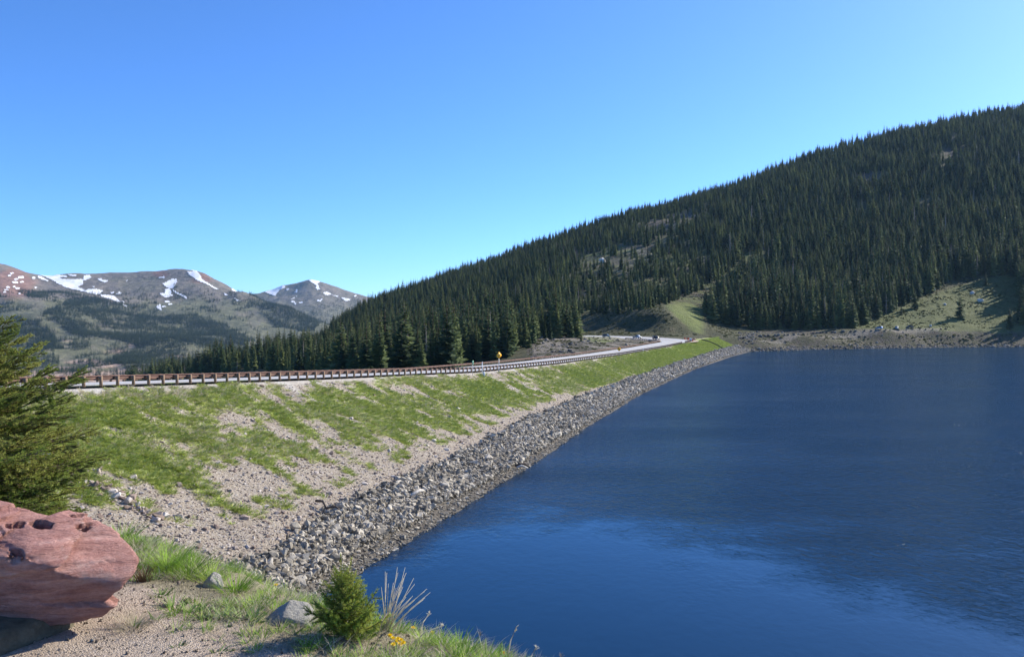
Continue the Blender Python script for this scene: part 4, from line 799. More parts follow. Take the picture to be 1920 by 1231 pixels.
# ------------------------------------------------------------------ guardrails
POSTM = MB().box((0, 0, 0.34), (0.2, 0.2, 0.92)).mesh('post', [M['post']]); BLKM = MB().box((0, 0, 0), (0.18, 0.2, 0.34)).mesh('blockout', [M['post']])
WB = [(0.0, .16), (.03, .155), (.083, .115), (.083, .085), (.02, .03), (.0, .0), (.02, -.03), (.083, -.085), (.083, -.115), (.03, -.155), (0, -.16)]
def guardrail(pts, nrm, side, label):                  # side: direction from the post towards the road
    e = link('guardrail', None, None, pts[0]); tag(e, label, 'guardrail', 'highway guardrails'); org = pts[0]
    dist = np.r_[0, np.cumsum(np.linalg.norm(np.diff(pts, axis=0), axis=1))]; at = lambda d: (np.array([np.interp(d, dist, pts[:, j]) for j in range(3)]), np.array([np.interp(d, dist, nrm[:, j]) for j in range(2)]))
    V = []; ds = np.arange(0, dist[-1], 1.905); prof = WB + [(b - .012, c) for b, c in WB[::-1]]
    for d in ds:
        p, nn = at(d); q = np.array([nn[0], nn[1], 0]) * side
        for b, c in prof: V.append(p - org + q * (0.31 + b) + np.array([0, 0, .60 + c]))
    k = len(prof); rail = link('rail', mk_mesh('rail', V, [[i * k + j, i * k + (j + 1) % k, (i + 1) * k + (j + 1) % k, (i + 1) * k + j] for i in range(len(ds) - 1) for j in range(k)], [M['rust']]), e)
    for d in ds[:299]:
        p, nn = at(d); a = math.atan2(nn[1], nn[0]); link('post', POSTM, e, p - org, (rng.normal(0, .012), rng.normal(0, .012), a)); q = np.array([nn[0], nn[1], 0]) * side
        link('blockout', BLKM, e, p - org + q * .20 + np.array([0, 0, .61]), (0, 0, a))
def rail_line(i0, i1, off, dz=0.0):
    return np.array([road_pt(i, off, dz) for i in range(i0, i1)]), rnr[i0:i1]
nst = len(_rs); iA = int(np.argmin(abs(_rs + 28)))
p, nn = rail_line(iA, nst - 9, 8.0); guardrail(p, nn, -1, 'long rusty guardrail along the lake side of the highway')
p, nn = rail_line(nst - 7, nst + 1, 8.0); guardrail(p, nn, -1, 'short dark guardrail section just before the orange barriers')
p, nn = rail_line(iA, nst + 26, -8.0); guardrail(p, nn, 1, 'rusty guardrail on the far side of the highway, curling round the bend')
# ------------------------------------------------------------------ signs and markers
def dam_pt(px, D, dz=0.0):                             # on the crest verge at that image column, lake side of the rail
    x = (px - CX) / F * D; s, o = to_so(x, D); return np.array([x, D, float(crest_z(s) if o < .5 else dam_z(s, o)) + dz])
def crest_at(px, o):                                   # follow the line at offset o until it crosses the column
    s = np.linspace(-20, 480, 4000); x, y = from_so(s, np.full_like(s, o)); k = int(np.argmin(abs(x / y * F + CX - px))); return np.array([x[k], y[k], float(dam_z(s[k], np.array(o)))])
def sign_thing(name, base, zc, rz, label, cat, builder, postw=.07, ptop=None):
    e = link(name, None, None, base, (0, 0, rz)); tag(e, label, cat); m = MB().box((0, .05, (zc if ptop is None else ptop) / 2 - .2), (postw, postw, (zc if ptop is None else ptop) + .4)); link('post', m.mesh('post', [M['galv']]), e); builder(e, zc); return e
def diamond(e, z, h=.66):
    link('panel', MB().prism([(-h, 0), (0, -h), (h, 0), (0, h)], (1, 0, 0), (0, 0, 1), (0, -.005, z), (0, .02, 0)).mesh('panel', [M['sign_yellow']]), e)
def words(e, z):
    diamond(e, z, .68); m = MB()
    for r, n in ((.16, 5), (-.02, 7), (-.20, 5)):
        for k in range(n): m.box(((k - (n - 1) / 2) * .11, -.012, z + r), (.075, .01, .11))
    link('lettering', m.mesh('lettering', [M['black']]), e)
def arrow(e, z):
    diamond(e, z, .68); m = MB(); P2 = [(.16, -.34), (.16, -.02), (.10, .10), (-.02, .14), (-.12, .14)]
    for (a, b), (c, d) in zip(P2[:-1], P2[1:]):
        L = math.hypot(c - a, d - b); t = (c - a) / L, (d - b) / L; n = (-t[1] * .065, t[0] * .065); m.prism([(a - n[0], b - n[1]), (c + t[0] * .02 - n[0], d + t[1] * .02 - n[1]), (c + t[0] * .02 + n[0], d + t[1] * .02 + n[1]), (a + n[0], b + n[1])], (1, 0, 0), (0, 0, 1), (0, -.012, z), (0, .008, 0))
    m.prism([(-.10, -.06), (-.36, .14), (-.10, .34)], (1, 0, 0), (0, 0, 1), (0, -.014, z), (0, .008, 0)); link('arrow', m.mesh('arrow', [M['black']]), e)
def marker(e, z): link('panel', MB().box((0, -.01, z), (.34, .02, .78)).mesh('panel', [M['sign_green']]), e); link('number', MB().box((0, -.025, z + .18), (.1, .006, .16)).box((0, -.025, z - .14), (.12, .006, .18)).mesh('number', [M['white']]), e)
b = crest_at(936, 1.0); sign_thing('warning_sign', b, 3.55, R(42), 'orange diamond warning sign with black lettering, before the spruce stand', 'sign', words, ptop=3.1)
b = crest_at(1161, 1.0); sign_thing('warning_sign', b, 2.75, R(6), 'orange diamond curve sign with black left arrow near the bend', 'sign', arrow, ptop=2.3)
b = crest_at(886.5, 1.0); sign_thing('mile_marker', b, 2.35, R(32), 'small green mile marker sign behind the white delineator', 'sign', marker, ptop=2.6)
for px, h, lab, rad in ((904, 2.4, 'tall white delineator post beside the guardrail', .07), (935, .9, 'short white marker post below the orange diamond sign', .07), (1206, 1.9, 'thin pale delineator post between curve sign and bend', .05)):
    b = crest_at(px, .8); m = MB().tube([(0, 0, -.4), (0, 0, h)], rad, 8).box((0, -rad, h - .16), (rad * 1.6, .012, .2)); tag(link('delineator_post', m.mesh('delineator_post', [M['white']]), None, b), lab, 'post')
b = crest_at(907.5, 1.6); m = MB().box((0, 0, .35), (.38, .3, .8)).tube([(0, 0, .7), (0, 0, .95)], .16, 8); tag(link('utility_box', m.mesh('utility_box', [M['white']]), None, b), 'small white utility pedestal at the foot of the white delineator', 'utility box')
# orange and white water barriers at the end of the rail
bi = nst + 2
for k in range(5):
    a, c = road_pt(bi + 2 * k, 8.3), road_pt(bi + 2 * k + 1, 8.3); mid = (a + c) / 2; m = MB(); m.prism([(-.35, 0), (.35, 0), (.35, .18), (.14, .42), (.10, 1.05), (-.10, 1.05), (-.14, .42), (-.35, .18)], (1, 0, 0), (0, 0, 1), (0, -1.25, 0), (0, 2.5, 0)); dr = c - a
    e = link('traffic_barrier', m.mesh('traffic_barrier', [M['white'] if k == 1 or k == 2 else M['orange']]), None, mid, (0, 0, math.atan2(dr[1], dr[0]) - R(90) + rng.uniform(-.2, .2)))
    tag(e, ['orange plastic barrier nearest the guardrail end', 'white plastic barrier next to the nearest orange one', 'white plastic barrier in the middle of the row', 'orange plastic barrier beyond the white ones', 'orange plastic barrier at the far end of the row'][k], 'barrier', 'barriers at the bend')
for k, (px, D) in enumerate(((1298, 452), (1303, 458))):
    x = (px - CX) / F * D; m = MB().box((0, 0, .55), (.12, 2.4, 1.1)).box((0, -.9, .2), (.5, .14, .4)).box((0, .9, .2), (.5, .14, .4)); z = float(dam_z(*[np.array(q) for q in to_so(x, D)])); tag(link('dark_barricade', m.mesh('dark_barricade', [M['rust']]), None, (x, D, z), (0, 0, .5 - k)), ('dark rusty barricade left of its twin behind the orange barriers', 'dark rusty barricade right of its twin behind the orange barriers')[k], 'barricade')
# black pipe down the slope
pp = []
for px, t in ((1316, .02), (1330, .16), (1346, .40), (1352, .52), (1356, .60), (1372, .80)):
    s = np.linspace(250, 500, 3000); o = t * water_o(s); x, y = from_so(s, o); k = int(np.argmin(abs(x / y * F + CX - px))); pp.append((x[k], y[k], float(dam_z(s[k], o[k])) + .45))
tag(link('pipe', MB().tube(np.array(pp) - np.array(pp[0]), .30, 8).mesh('pipe', [M['rubber']], True), None, pp[0]), 'long black pipe lying down the green slope into the riprap', 'pipe')
# ------------------------------------------------------------------ vehicles
def vehicle(name, loc, rz, paint, label, L=4.7, W=1.9, H=1.8, kind='suv'):
    e = link(name, None, None, loc, (0, 0, rz)); tag(e, label, 'car')
    if kind == 'pickup': side = [(-L / 2, .45), (L / 2, .45), (L / 2, .95), (L * .27, 1.05), (L * .14, H), (-L * .12, H), (-L * .17, 1.05), (-L / 2, 1.05)]; cab = [(L * .24, 1.08), (L * .125, H - .1), (-L * .105, H - .1), (-L * .14, 1.08)]
    else: side = [(-L / 2, .4), (L / 2, .4), (L / 2, .85), (L * .27, 1.0), (L * .13, H), (-L * .40, H), (-L * .49, 1.0)]; cab = [(L * .245, 1.03), (L * .115, H - .1), (-L * .38, H - .1), (-L * .45, 1.03)]
    m = MB(); m.prism([(x, z) for x, z in side], (1, 0, 0), (0, 0, 1), (0, -W / 2, 0), (0, W, 0)); me = m.mesh('body', [M[paint]]); bm = bmesh.new(); bm.from_mesh(me); bmesh.ops.bevel(bm, geom=bm.edges[:], offset=.07, segments=2, affect='EDGES'); bm.to_mesh(me); bm.free(); link('body', me, e)
    for sd in (-1, 1): link('side_window', MB().prism(cab, (1, 0, 0), (0, 0, 1), (0, sd * (W / 2 + .004) - .01, 0), (0, .02, 0)).mesh('side_window', [M['glass']]), e)
    x0, z0, x1, z1 = L * .27, 1.02, L * .13, H; nx, nz = (z1 - z0), (x0 - x1); q = math.hypot(nx, nz); nx, nz = nx / q, nz / q
    V = [(x0 - (x0 - x1) * a + nx * .012, sy * W * .42, z0 + (z1 - z0) * a + nz * .012) for a, sy in ((.08, -1), (.08, 1), (.88, 1), (.88, -1))]; link('windscreen', mk_mesh('windscreen', V, [[0, 1, 2, 3]], [M['glass']]), e)
    wm = MB().tube([(0, -.12, 0), (0, .12, 0)], .36, 14).mesh('wheel', [M['rubber']]); rm = MB().tube([(0, -.13, 0), (0, .13, 0)], .2, 10).mesh('rim', [M['galv']])
    for fx in (-.31, .31):
        for sd in (-1, 1): w = link('wheel', wm, e, (fx * L, sd * (W / 2 - .08), .36)); link('rim', rm, w)
    for sd in (-1, 1): link('headlight', MB().box((L / 2 + .005, sd * W * .36, .74), (.03, .3, .16)).mesh('headlight', [M['lamp']]), e)
    link('bumper', MB().box((L / 2 + .03, 0, .48), (.1, W * .94, .18)).mesh('bumper', [M['black']]), e); return e
def road_at(px, off, far):
    c = [(abs(road_pt(i, off)[0] / road_pt(i, off)[1] * F + CX - px), i) for i in range(nst, len(road) - 1)] if far else None; i = min(c)[1]; h = math.atan2(_t[i][1], _t[i][0]); return road_pt(i, off, .05), h
for px, off, paint, lab, kd in ((1140, -2.0, 'paint_teal', 'grey green car farthest along the bend on the highway', 'suv'), (1196, -2.0, 'paint_silver', 'silver pickup in the middle of the three on the highway', 'pickup'), (1232, -2.0, 'paint_dark', 'dark van nearest the inner guardrail on the bend', 'suv')):
    b, h = road_at(px, off, True); vehicle('car', b, h + math.pi, paint, lab, 5.4 if kd == 'pickup' else 4.8, 2.0, 2.05 if paint == 'paint_dark' else 1.85, kd)
for px, paint, lab, kd, rz in ((1648, 'paint_blue', 'pale blue white car parked on the far shore road', 'suv', 2.3), (1681, 'paint_white', 'white vehicle parked on the far shore road with dark windows', 'suv', -1.9), (1706, 'paint_dark', 'dark pickup parked on the far shore road beside the meadow', 'pickup', 3.1)):
    d = np.linspace(560, 650, 600); x = (px - CX) / F * d; z = hill_z(x, d); k = int(np.argmax(z > np.interp(px, [1640, 1710], [11.2, 11.8]))) + 30; vehicle('car', (x[k], d[k], z[k] + .1), rz, paint, lab, 5.0, 2.0, 1.9, kd)
d = np.linspace(560, 650, 600); px = 1745; x = (px - CX) / F * d; z = hill_z(x, d); k = int(np.argmax(z > 12.0)) + 40
e = link('information_board', None, None, (x[k], d[k], z[k])); tag(e, 'small grey information board by the far shore road', 'sign'); link('panel', MB().box((0, 0, 1.7), (1.6, .12, 1.4)).mesh('panel', [M['grey_wall']]), e)
for sx in (-.65, .65): link('post', MB().box((sx, .1, .8), (.12, .1, 2.2)).mesh('post', [M['post']]), e)
# driftwood
def on_face(px, py):
    d = np.linspace(45, 500, 5000); x = (px - CX) / F * d; z = CAMZ - (py - HY) / F * d; s, o = to_so(x, d); k = int(np.argmax(np.where(o > 0, np.maximum(dam_surf(s, o), 0), -99) >= z)); return np.array([x[k], d[k], z[k]])
for (a, b), rad, mt, lab in ((((966, 879), (992, 881)), .16, 'drift_dark', 'dark wet log lying at the waterline'), (((968, 883), (990, 884)), .12, 'drift', 'pale log lying just below the dark wet one'), (((768, 938), (798, 928)), .17, 'drift', 'bleached log lying across the grey riprap'), (((592, 948), (612, 963)), .11, 'drift_dark', 'dark weathered branch at the top of the riprap, upper piece'), (((610, 962), (640, 968)), .09, 'drift_dark', 'dark weathered branch at the top of the riprap, lower piece')):
    A, B = on_face(*a), on_face(*b); mid = (A + B) / 2 + np.array([rng.normal(0, .1), 0, .28]); m = MB().tube(np.array([A, mid, B]) - A + np.array([0, 0, .4]), [rad, rad * .9, rad * .55], 8); tag(link('driftwood_log', m.mesh('driftwood_log', [M[mt]], True), None, A), lab, 'log')

# ------------------------------------------------------------------ foreground
def poly_rock(name, planes, size, mat, sub=6, amp=.03, seed=0, strata=0.0, sharp=14.0, chips=0):
    bm = bmesh.new(); bmesh.ops.create_icosphere(bm, subdivisions=sub, radius=1); V = np.array([v.co[:] for v in bm.verts]); Fc = np.array([[v.index for v in f.verts] for f in bm.faces]); bm.free()
    q = []
    for (n, d) in planes:
        n = np.array(n, float); n /= np.linalg.norm(n); c = V @ n; q.append(np.where(c > .02, d / np.maximum(c, .02), 20))
    q = np.minimum(np.array(q), 20); rad = (np.sum(q ** -sharp, axis=0)) ** (-1 / sharp); W = V * rad[:, None]
    if chips:                                          # fractured plates: each cell of the surface is its own tilted plane
        r = np.random.default_rng(seed + 5); C = W[r.integers(0, len(W), chips)]; wp = W + .03 * np.stack([fbm(W[:, 0] * 5, W[:, 1] * 5, W[:, 2] * 5, seed=seed + 60 + j, oct=3) for j in range(3)], -1)
        best = np.full(len(W), 9e9); bi = np.zeros(len(W), int)
        for j in range(chips):
            dd = ((wp - C[j]) * np.array([.7, .7, 1.5])) ** 2 @ np.ones(3); m = dd < best; best[m] = dd[m]; bi[m] = j
        off = r.uniform(0, .022, chips)[bi] + ((W - C[bi]) * r.normal(0, .11, (chips, 3))[bi]).sum(1); W = W - V * np.clip(off, -.02, .05)[:, None]
    f = fbm(W[:, 0] * 2.2, W[:, 1] * 2.2, W[:, 2] * 4.5, seed=seed, oct=5); g = fbm(W[:, 0] * 9, W[:, 1] * 9, W[:, 2] * 16, seed=seed + 9, oct=4); rdg = 1 - np.abs(fbm(W[:, 0] * 3.2 + .3 * g, W[:, 1] * 3.2, W[:, 2] * 8, seed=seed + 20, oct=6, gain=.6)) * 2
    st = np.round((W[:, 2] + .12 * W[:, 0] + .10 * f) * 14) / 14 - (W[:, 2] + .12 * W[:, 0] + .10 * f)
    W = W + V * (amp * (1.1 * f + .36 * g + .62 * (rdg - .7)) + strata * st)[:, None]; return mk_mesh(name, W * size, Fc, [mat], True)
bD = 4.5; bc = P(-60, 1062, bD)
def red_boulder():
    pts = [(-230, 930, .42), (-100, 922, .38), (0, 931, .34), (70, 940, .32), (120, 957, .27), (195, 972, .22), (252, 1014, .14), (284, 1054, .05), (274, 1080, -.02), (252, 1110, -.05),
           (-230, 1050, -.28), (0, 1046, -.30), (55, 1038, -.27), (105, 1070, -.25), (170, 1090, -.18), (-230, 1205, -.12), (0, 1192, -.12), (95, 1176, -.07), (185, 1158, -.02), (212, 1138, -.02),
           (-230, 1150, .6), (100, 1130, .5), (200, 1100, .32), (-230, 1000, .62), (60, 1000, .52), (180, 1020, .36), (-330, 1060, .1), (120, 1010, -.02), (40, 985, -.05), (-150, 985, -.05)]
    bm = bmesh.new()
    for px, py, d in pts: bm.verts.new(P(px, py, bD) + np.array([0, d, 0]) * 1.0 + np.array([(px - CX) / F * d, 0, -(py - HY) / F * d]) - bc)
    bmesh.ops.convex_hull(bm, input=bm.verts[:]); bm.normal_update(); pl = [(tuple(f.normal), max(.02, f.normal.dot(f.verts[0].co))) for f in bm.faces]; bm.free()
    me = poly_rock('red_boulder', pl, 1.0, M['red'], 7, .024, 3, .14, 55.0, 60)
    n = len(me.vertices); V = np.zeros(n * 3); me.vertices.foreach_get('co', V); V = V.reshape(-1, 3); Nn = np.zeros(n * 3); me.vertices.foreach_get('normal', Nn); Nn = Nn.reshape(-1, 3); W = V + bc; px = W[:, 0] / W[:, 1] * F + CX; py = HY + (CAMZ - W[:, 2]) / W[:, 1] * F
    front = (Nn * (-W + np.array([0, 0, CAMZ]))).sum(1) > 0; px = px + 5 * vnoise(px / 9, py / 7, seed=5); py = py + 3 * vnoise(px / 9, py / 7, seed=6); dv = np.zeros(n)
    for cx, cy, rx, ry, dp in ((26, 985, 15, 6, .05), (76, 983, 18, 7, .06), (156, 988, 13, 7, .04), (28, 1042, 13, 12, .045), (150, 966, 16, 3, .025)):
        e = np.abs((px - cx) / rx) ** 3.5 + np.abs((py - cy) / ry) ** 3.5; dv = np.maximum(dv, dp * sstep(1.25, .8, e))
    V = V - Nn * (dv * front)[:, None]; me.vertices.foreach_set('co', V.ravel()); me.update(); return me
RED = red_boulder()
tag(link('red_boulder', RED, None, bc), 'big reddish sandstone boulder jutting in from the left foreground', 'boulder')
sc = P(-75, 1262, 4.3); tag(link('olive_rock', poly_rock('olive_rock', [((1, -.3, .2), .36), ((0, 0, 1), .25), ((-1, 0, 0), .5), ((0, -1, 0), .26), ((0, 1, 0), .3), ((0, 0, -1), .3), ((.7, -.7, .3), .33)], 1.0, M['olive'], 5, .03, 33), None, sc), 'dark olive rock propping up the red boulder', 'rock')
def gz(px, py):                                        # sight line meets the overlook ground
    d = np.linspace(2.5, 14, 1500); x = (px - CX) / F * d; z = CAMZ - (py - HY) / F * d; g = near_z(x, d) - z; k = int(np.argmax(g >= 0)) if (g >= 0).any() else int(np.argmax(g)); return np.array([x[k], d[k], float(near_z(x[k:k + 1], d[k:k + 1])[0])])
g = gz(540, 1172); tag(link('grey_rock', poly_rock('grey_rock', [((-.75, -.3, .6), .085), ((.3, -.5, .8), .085), ((.9, 0, .3), .13), ((0, 1, .2), .1), ((0, 0, -1), .08), ((0, -1, .1), .10)], 1.0, M['grey_rock'], 5, .012, 51), None, g + np.array([0, 0.05, .02]), None, (.85, .8, .6)), 'smooth grey rock beside the little spruce sapling', 'rock')
g = gz(400, 1100); tag(link('pale_rock', poly_rock('pale_rock', [((-.7, -.3, .6), .07), ((.5, -.4, .8), .06), ((.9, .2, .2), .08), ((0, 1, .2), .08), ((0, 0, -1), .06), ((0, -1, .1), .07)], 1.0, M['grey_rock'], 4, .01, 57), None, g + np.array([0, 0, .02]), None, .6), 'small pale speckled stone half hidden in the grass clumps', 'rock')
# needles along a twig
def twig(acc, p0, p1, nl, dens, w, r, fwd=.75, sag=0.0):
    p0, p1 = np.asarray(p0, float), np.asarray(p1, float); ax = p1 - p0; L = np.linalg.norm(ax) + 1e-9; ax = ax / L; n = max(4, int(L * dens)); t = r.uniform(0.02, 1.03, n); a = r.uniform(0, 6.283, n)
    u = np.cross(ax, [0, 0, 1.0]); u = u / (np.linalg.norm(u) + 1e-6) if np.linalg.norm(u) > 1e-3 else np.array([1.0, 0, 0]); v = np.cross(ax, u); dr = np.cos(a)[:, None] * u + np.sin(a)[:, None] * v; dr[:, 2] += .15
    base = p0 + (ax * L)[None] * t[:, None]; ln = nl * r.uniform(.7, 1.15, n); tip = base + (dr + ax * fwd * r.uniform(.6, 1.5, n)[:, None]) * (ln * .72)[:, None]; sd = np.cross(dr, ax) * w
    acc[0].append(np.stack([base - sd, base + sd, tip], 1).reshape(-1, 3))
    m = MB().tube([p0, p1], [w * 1.6, w * .9], 3, cap=False); acc[1].append((np.concatenate(m.v), m.f))
def acc_mesh(name, acc, nm, wm):
    V = np.concatenate(acc[0]); nf = len(V) // 3; Fc = [list(x) for x in np.arange(nf * 3).reshape(-1, 3)]; mi = [0] * nf; allv = [V]; b = len(V)
    for wv, wf in acc[1]: allv.append(wv); Fc += [[i + b for i in f] for f in wf]; mi += [1] * len(wf); b += len(wv)
    return mk_mesh(name, np.concatenate(allv), Fc, [nm, wm], False, mi)
def spruce_branch(seed, L, nl, dens, w, up=.25, nside=16, sub=True):
    r = np.random.default_rng(seed); acc = ([], []); f = lambda t: np.array([L * t, .04 * L * math.sin(3 * t + seed), L * (-.10 * t + up * t * t)])
    K = 7
    for k in range(K): twig(acc, f(k / K), f((k + 1) / K), nl, dens, w, r)
    for k in range(nside):
        t = .10 + .86 * k / nside + r.uniform(-.02, .02)
        for sd in (-1, 1):
            l = L * (.50 * (1 - t) ** .8 + .07) * r.uniform(.7, 1.15); a = R(r.uniform(38, 58)) * sd; p = f(t); d = np.array([math.cos(a), math.sin(a), r.uniform(-.18, .22)]); q = p + d * l; twig(acc, p, q, nl, dens, w, r)
            if sub and l > .12 * L:
                for m_ in range(int(3 + 6 * l / (.5 * L))):
                    tt = r.uniform(.2, .92); b2 = a + R(r.choice([-1, 1]) * r.uniform(30, 50)); l2 = l * .42 * (1.1 - tt) * r.uniform(.7, 1.3) + .03 * L; pb = p + d * l * tt; twig(acc, pb, pb + np.array([math.cos(b2), math.sin(b2), r.uniform(-.15, .3)]) * l2, nl, dens, w, r)
    return acc
BR = [acc_mesh('branch', spruce_branch(700 + i, 1.0, .021, 430, .0029, .12 + .05 * i, 12), M['needle_near'], M['bark']) for i in range(4)]
def left_spruce():
    D = 9.0; bx, by = P(-100, 0, D)[0], D; bz = CAMZ - (1022 - HY) / F * D; H = 3.2
    e = link('spruce_tree', None, None, (bx, by, bz)); tag(e, 'bushy young spruce with sunlit yellow green needles behind the red boulder', 'tree')
    link('trunk', MB().tube([(0, 0, -.6), (.02, 0, H * .5), (0, 0, H)], [.075, .045, .008], 8).mesh('trunk', [M['bark']], True), e)
    r = np.random.default_rng(71); n = 150
    for k in range(n):
        h = max(.0, H * .93 * (max(0.0, k + r.uniform(-.4, .4)) / n) ** 1.08); L = np.interp(h, [0, .5, 1.0, 1.4, 1.8, 2.2, 2.6, 3.1], [1.62, 1.62, 1.52, 1.30, .98, .66, .42, .14]) * r.uniform(.74, 1.05); az = k * 2.39996 + r.uniform(-.4, .4); tilt = R(np.interp(h, [0, 1, 2, 3], [-2, 8, 20, 38]) + r.uniform(-8, 8))
        link('branch', BR[k % 4], e, (0, 0, h), (r.uniform(-.3, .3), -tilt, az), L)
left_spruce()
BB = [acc_mesh('branch', spruce_branch(720 + i, 1.0, .085, 190, .0075, .30 + .08 * i, 5, False), M['needle_baby'], M['bark']) for i in range(3)]
def sapling():
    g = gz(642, 1196); e = link('spruce_sapling', None, None, g); tag(e, 'tiny bright green spruce sapling at the edge of the overlook', 'tree'); H = .43; r = np.random.default_rng(72)
    acc = ([], [])
    for (a, b) in (((0, 0, .0), (-.01, 0, H)), ((.012, 0, H * .6), (.045, .01, H * .95)), ((.02, 0, H * .35), (.085, .0, H * .62))): twig(acc, np.array(a), np.array(b), .017, 1300, .0014, r, .5)
    link('leader', acc_mesh('leader', acc, M['needle_baby'], M['bark']), e)
    for k in range(84):
        h = .03 + .72 * ((k + r.uniform(-.4, .4)) / 84); L = .235 * (1 - h) ** .95 * r.uniform(.6, 1.15) + .012; az = k * 2.39996 + r.uniform(-.3, .3); tilt = R(12 + 30 * h) + R(r.uniform(-8, 8)); link('branch', BB[k % 3], e, (0.012, 0, max(.008, h * H)), (r.uniform(-.3, .3), -tilt, az), L)
sapling()
# grass clumps and other plants of the brow
def blades(seed, mat, n, h, spread, w, bend, name='clump'):
    return tuft_mesh(seed, mat, n, h, spread, w, bend, 4)
def clump(name, px, py, me, label, cat, rz=0.0, s=1.0, group=None):
    g = gz(px, py); return tag(link(name, me, None, g - np.array([0, 0, .01]), (0, 0, rz), s), label, cat, group)
clump('grass_clump', 312, 1068, blades(801, M['blade_near'], 150, .21, .20, .0026, .75), 'lush dark green grass clump right behind the boulder tip', 'grass')
clump('grass_clump', 352, 1075, blades(802, M['blade_near'], 140, .18, .22, .0026, .8), 'bright green grass clump between boulder tip and pale stone', 'grass')
clump('grass_clump', 392, 1088, blades(803, M['blade_near'], 120, .15, .20, .0026, .8), 'green grass clump above the small pale stone', 'grass')
clump('grass_clump', 440, 1108, blades(804, M['blade_near'], 130, .15, .20, .0026, .8), 'yellow green grass clump right of the small pale stone', 'grass')
clump('grass_clump', 225, 1010, blades(805, M['blade_near'], 120, .17, .24, .0028, .7), 'grass clump peeking over the top right of the boulder', 'grass')
for i, (px, py, s, lab) in enumerate(((322, 1140, 1.0, 'broad leaved low plant nearest the boulder on the gravel edge'), (360, 1148, .9, 'broad leaved low plant second from the boulder'), (410, 1158, .9, 'broad leaved low plant third from the boulder'), (452, 1160, .85, 'broad leaved low plant closest to the grey rock'), (300, 1118, .7, 'small broad leaved plant between boulder and dry tussock'))):
    clump('leafy_plant', px, py, blades(820 + i, M['leaf'], 34, .085, .13, .0065, .7), lab, 'plant', i, s)
clump('dry_tussock', 247, 1178, blades(830, M['straw'], 150, .13, .16, .0020, 1.3), 'withered straw coloured tussock under the boulder tip', 'dry grass')
clump('withered_plant', 268, 1090, blades(831, M['brown'], 60, .13, .07, .004, .5), 'rusty brown withered plant at the tip of the boulder', 'plant')
def stalks():
    r = np.random.default_rng(840); g = gz(722, 1182); m = MB()
    for k in range(24):
        a = r.uniform(-.10, .75); L = r.uniform(.22, .36); d = np.array([math.sin(a), r.uniform(-.12, .12), math.cos(a)]); b = np.array([r.uniform(-.025, .03), r.uniform(-.03, .03), -.01]); m.tube([b, b + d * L * .55, b + d * L + np.array([.02 * a, 0, -.015 * a])], [.0022, .0019, .0011], 4)
    tag(link('dry_stalks', m.mesh('dry_stalks', [M['bleached']]), None, g), 'fan of tall bleached dry stalks right of the spruce sapling', 'dry grass')
    for k, (px, py, dx, hh, lab) in enumerate(((700, 1222, .11, .17, 'long leaning straw crossing below the sapling'), (775, 1200, .16, .05, 'bleached straw lying almost flat above the lake'), (785, 1192, .06, .09, 'dry seed head leaning right over the lake'), (890, 1205, .03, .06, 'short forked dry stem on the brow'), (950, 1212, .05, .12, 'bent dry stem with drooping seed head on the brow'), (990, 1228, .04, .08, 'thin dark dry stem near the brow end'), (1048, 1238, .01, .09, 'thin upright dry stem near the bottom edge'), (1085, 1248, .02, .09, 'dry stem at the bottom edge right of the brow'), (1140, 1262, .03, .07, 'rightmost dry stem at the bottom edge'), (1020, 1240, .02, .06, 'low dry stem between the bottom edge stems'))):
        hh *= 1.5; g = gz(px, py); m = MB().tube([(0, 0, -.02), (dx * .4, 0, hh * .6), (dx, 0.0, hh)], [.0034, .0028, .0018], 5); q = np.array([dx, 0, hh])
        for j in range(7): m.tube([q - np.array([dx, 0, hh]) * .012 * j * 2, q - np.array([dx, 0, hh]) * .024 * j + np.array([r.normal(0, .009), r.normal(0, .009), r.uniform(.006, .018)])], [.002, .001], 4)
        tag(link('dry_straw', m.mesh('dry_straw', [M['bleached'] if k % 3 else M['snag']]), None, g), lab, 'dry grass')
stalks()
def dandelion(px, py, label, group=None):
    g = gz(px, py); e = link('dandelion', None, None, g, (0, 0, px)); tag(e, label, 'flower', group); r = np.random.default_rng(px); h = .035
    link('stem', MB().tube([(0, 0, -.01), (.003, 0, h)], .0012, 5).mesh('stem', [M['blade_near']]), e); V, Fc = [], []
    for k in range(70):
        a = r.uniform(0, 6.28); t = r.uniform(.1, 1.35); d = np.array([math.cos(a) * math.sin(t), math.sin(a) * math.sin(t), math.cos(t)]); sd = np.array([-math.sin(a), math.cos(a), 0]) * .0016; c = np.array([.003, 0, h]); b = len(V); V += [c - sd * .5, c + sd * .5, c + d * .016 + sd * 1.3, c + d * .016 - sd * 1.3]; Fc.append([b, b + 1, b + 2, b + 3])
    link('petals', mk_mesh('petals', V, Fc, [M['petal']]), e)
for i, (px, py) in enumerate(((735, 1213), (742, 1219), (748, 1224), (755, 1221), (752, 1216), (738, 1225), (746, 1213))): dandelion(px, py, 'yellow dandelion in the cluster at the bottom below the dry stalks', 'dandelion cluster')
for px, py, lab in ((732, 1207, 'single yellow dandelion just above the cluster'), (516, 1109, 'yellow dandelion in the grass above the grey rock'), (626, 1122, 'yellow dandelion behind the spruce sapling'), (810, 1197, 'yellow dandelion on the brow right of the stalks'), (946, 1216, 'yellow dandelion on the brow farthest right'), (773, 1178, 'yellow dandelion on the brow under the flat straw')): dandelion(px, py, lab)
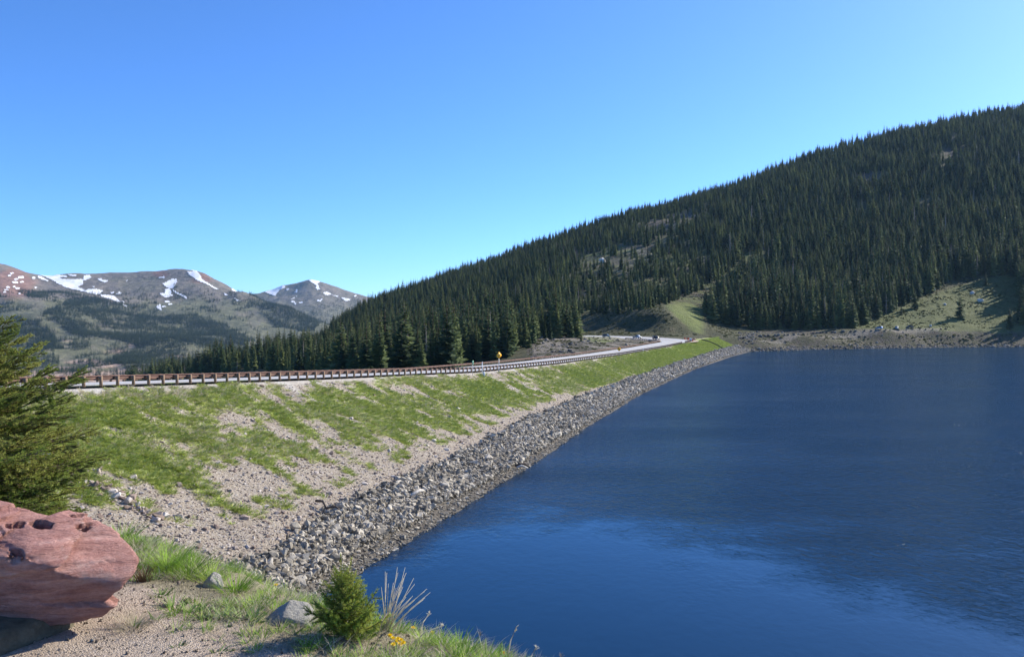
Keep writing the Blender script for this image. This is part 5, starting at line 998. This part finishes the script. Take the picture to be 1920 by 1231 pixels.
def brow_cover():
    protos = [tuft_mesh(850 + i, M['blade_near'], 16, .075, .075, .0024, .8, 3) for i in range(3)] + [tuft_mesh(855, M['leaf'], 10, .05, .07, .005, .8, 3)] + [tuft_mesh(856 + i, M['straw'], 12, .075, .10, .0013, 1.5, 3) for i in range(2)]
    c = proto_collection('brow_kind', protos); n = 90000; x = rng.uniform(-7, 3.0, n); y = rng.uniform(2.2, 13, n); q = near_q(x, y) + .22 * fbm(x * 3, y * 3, seed=5); px = x / y * F + CX; k = (q > -.62 + .25 * rng.uniform(-1, 1, n)) & (q < 2.6) & (px > 150) & (px < 1250) & (rng.uniform(0, 1, n) < .35 + .65 * sstep(-.6, -.1, q)) & (fbm(x * 2.3, y * 2.3, seed=6) > -.14)
    x, y = x[k], y[k]; n = len(x); pk = rng.choice(6, n, p=[.13, .11, .11, .13, .26, .26]); scatter('brow_grass', np.stack([x, y, near_z(x, y) - .004], -1), np.stack([rng.normal(0, .15, n), rng.normal(0, .15, n), rng.uniform(0, 6.28, n)], -1), rng.uniform(.55, 1.3, n), pk, c, 'short green grass and dry litter along the overlook brow', 'grass'); print('brow', n)
    pb = [stone_mesh(860 + i, M['pebble'], .7, 1) for i in range(6)]; pc = proto_collection('pebble_kind', pb); n = 15000; x = rng.uniform(-4.5, 1.0, n); y = rng.uniform(2.6, 7.5, n); q = near_q(x, y); k = q < .2; x, y = x[k], y[k]; n = len(x); sz = np.clip(rng.lognormal(-4.75, .5, n), .004, .04)
    scatter('gravel', np.stack([x, y, near_z(x, y) + .2 * sz], -1), rng.uniform(-3, 3, (n, 3)), sz, rng.integers(0, 6, n), pc, 'loose fine gravel on the overlook path', 'gravel')
brow_cover()

# ------------------------------------------------------------------ air between here and the far mountains
def haze():
    t = NT('haze'); t.n.remove(t.b); v = t.new('ShaderNodeVolumePrincipled'); v.inputs['Color'].default_value = (0.42, 0.70, 1.0, 1); v.inputs['Density'].default_value = 2.4e-5; v.inputs['Anisotropy'].default_value = 0.2; t.l(v.outputs[0], t.out.inputs['Volume'])
    m = MB().box((0, 3800, 140), (16000, 9000, 820)); tag(link('haze', m.mesh('haze', [t.m])), 'thin bluish mountain haze', kind='stuff')
haze()
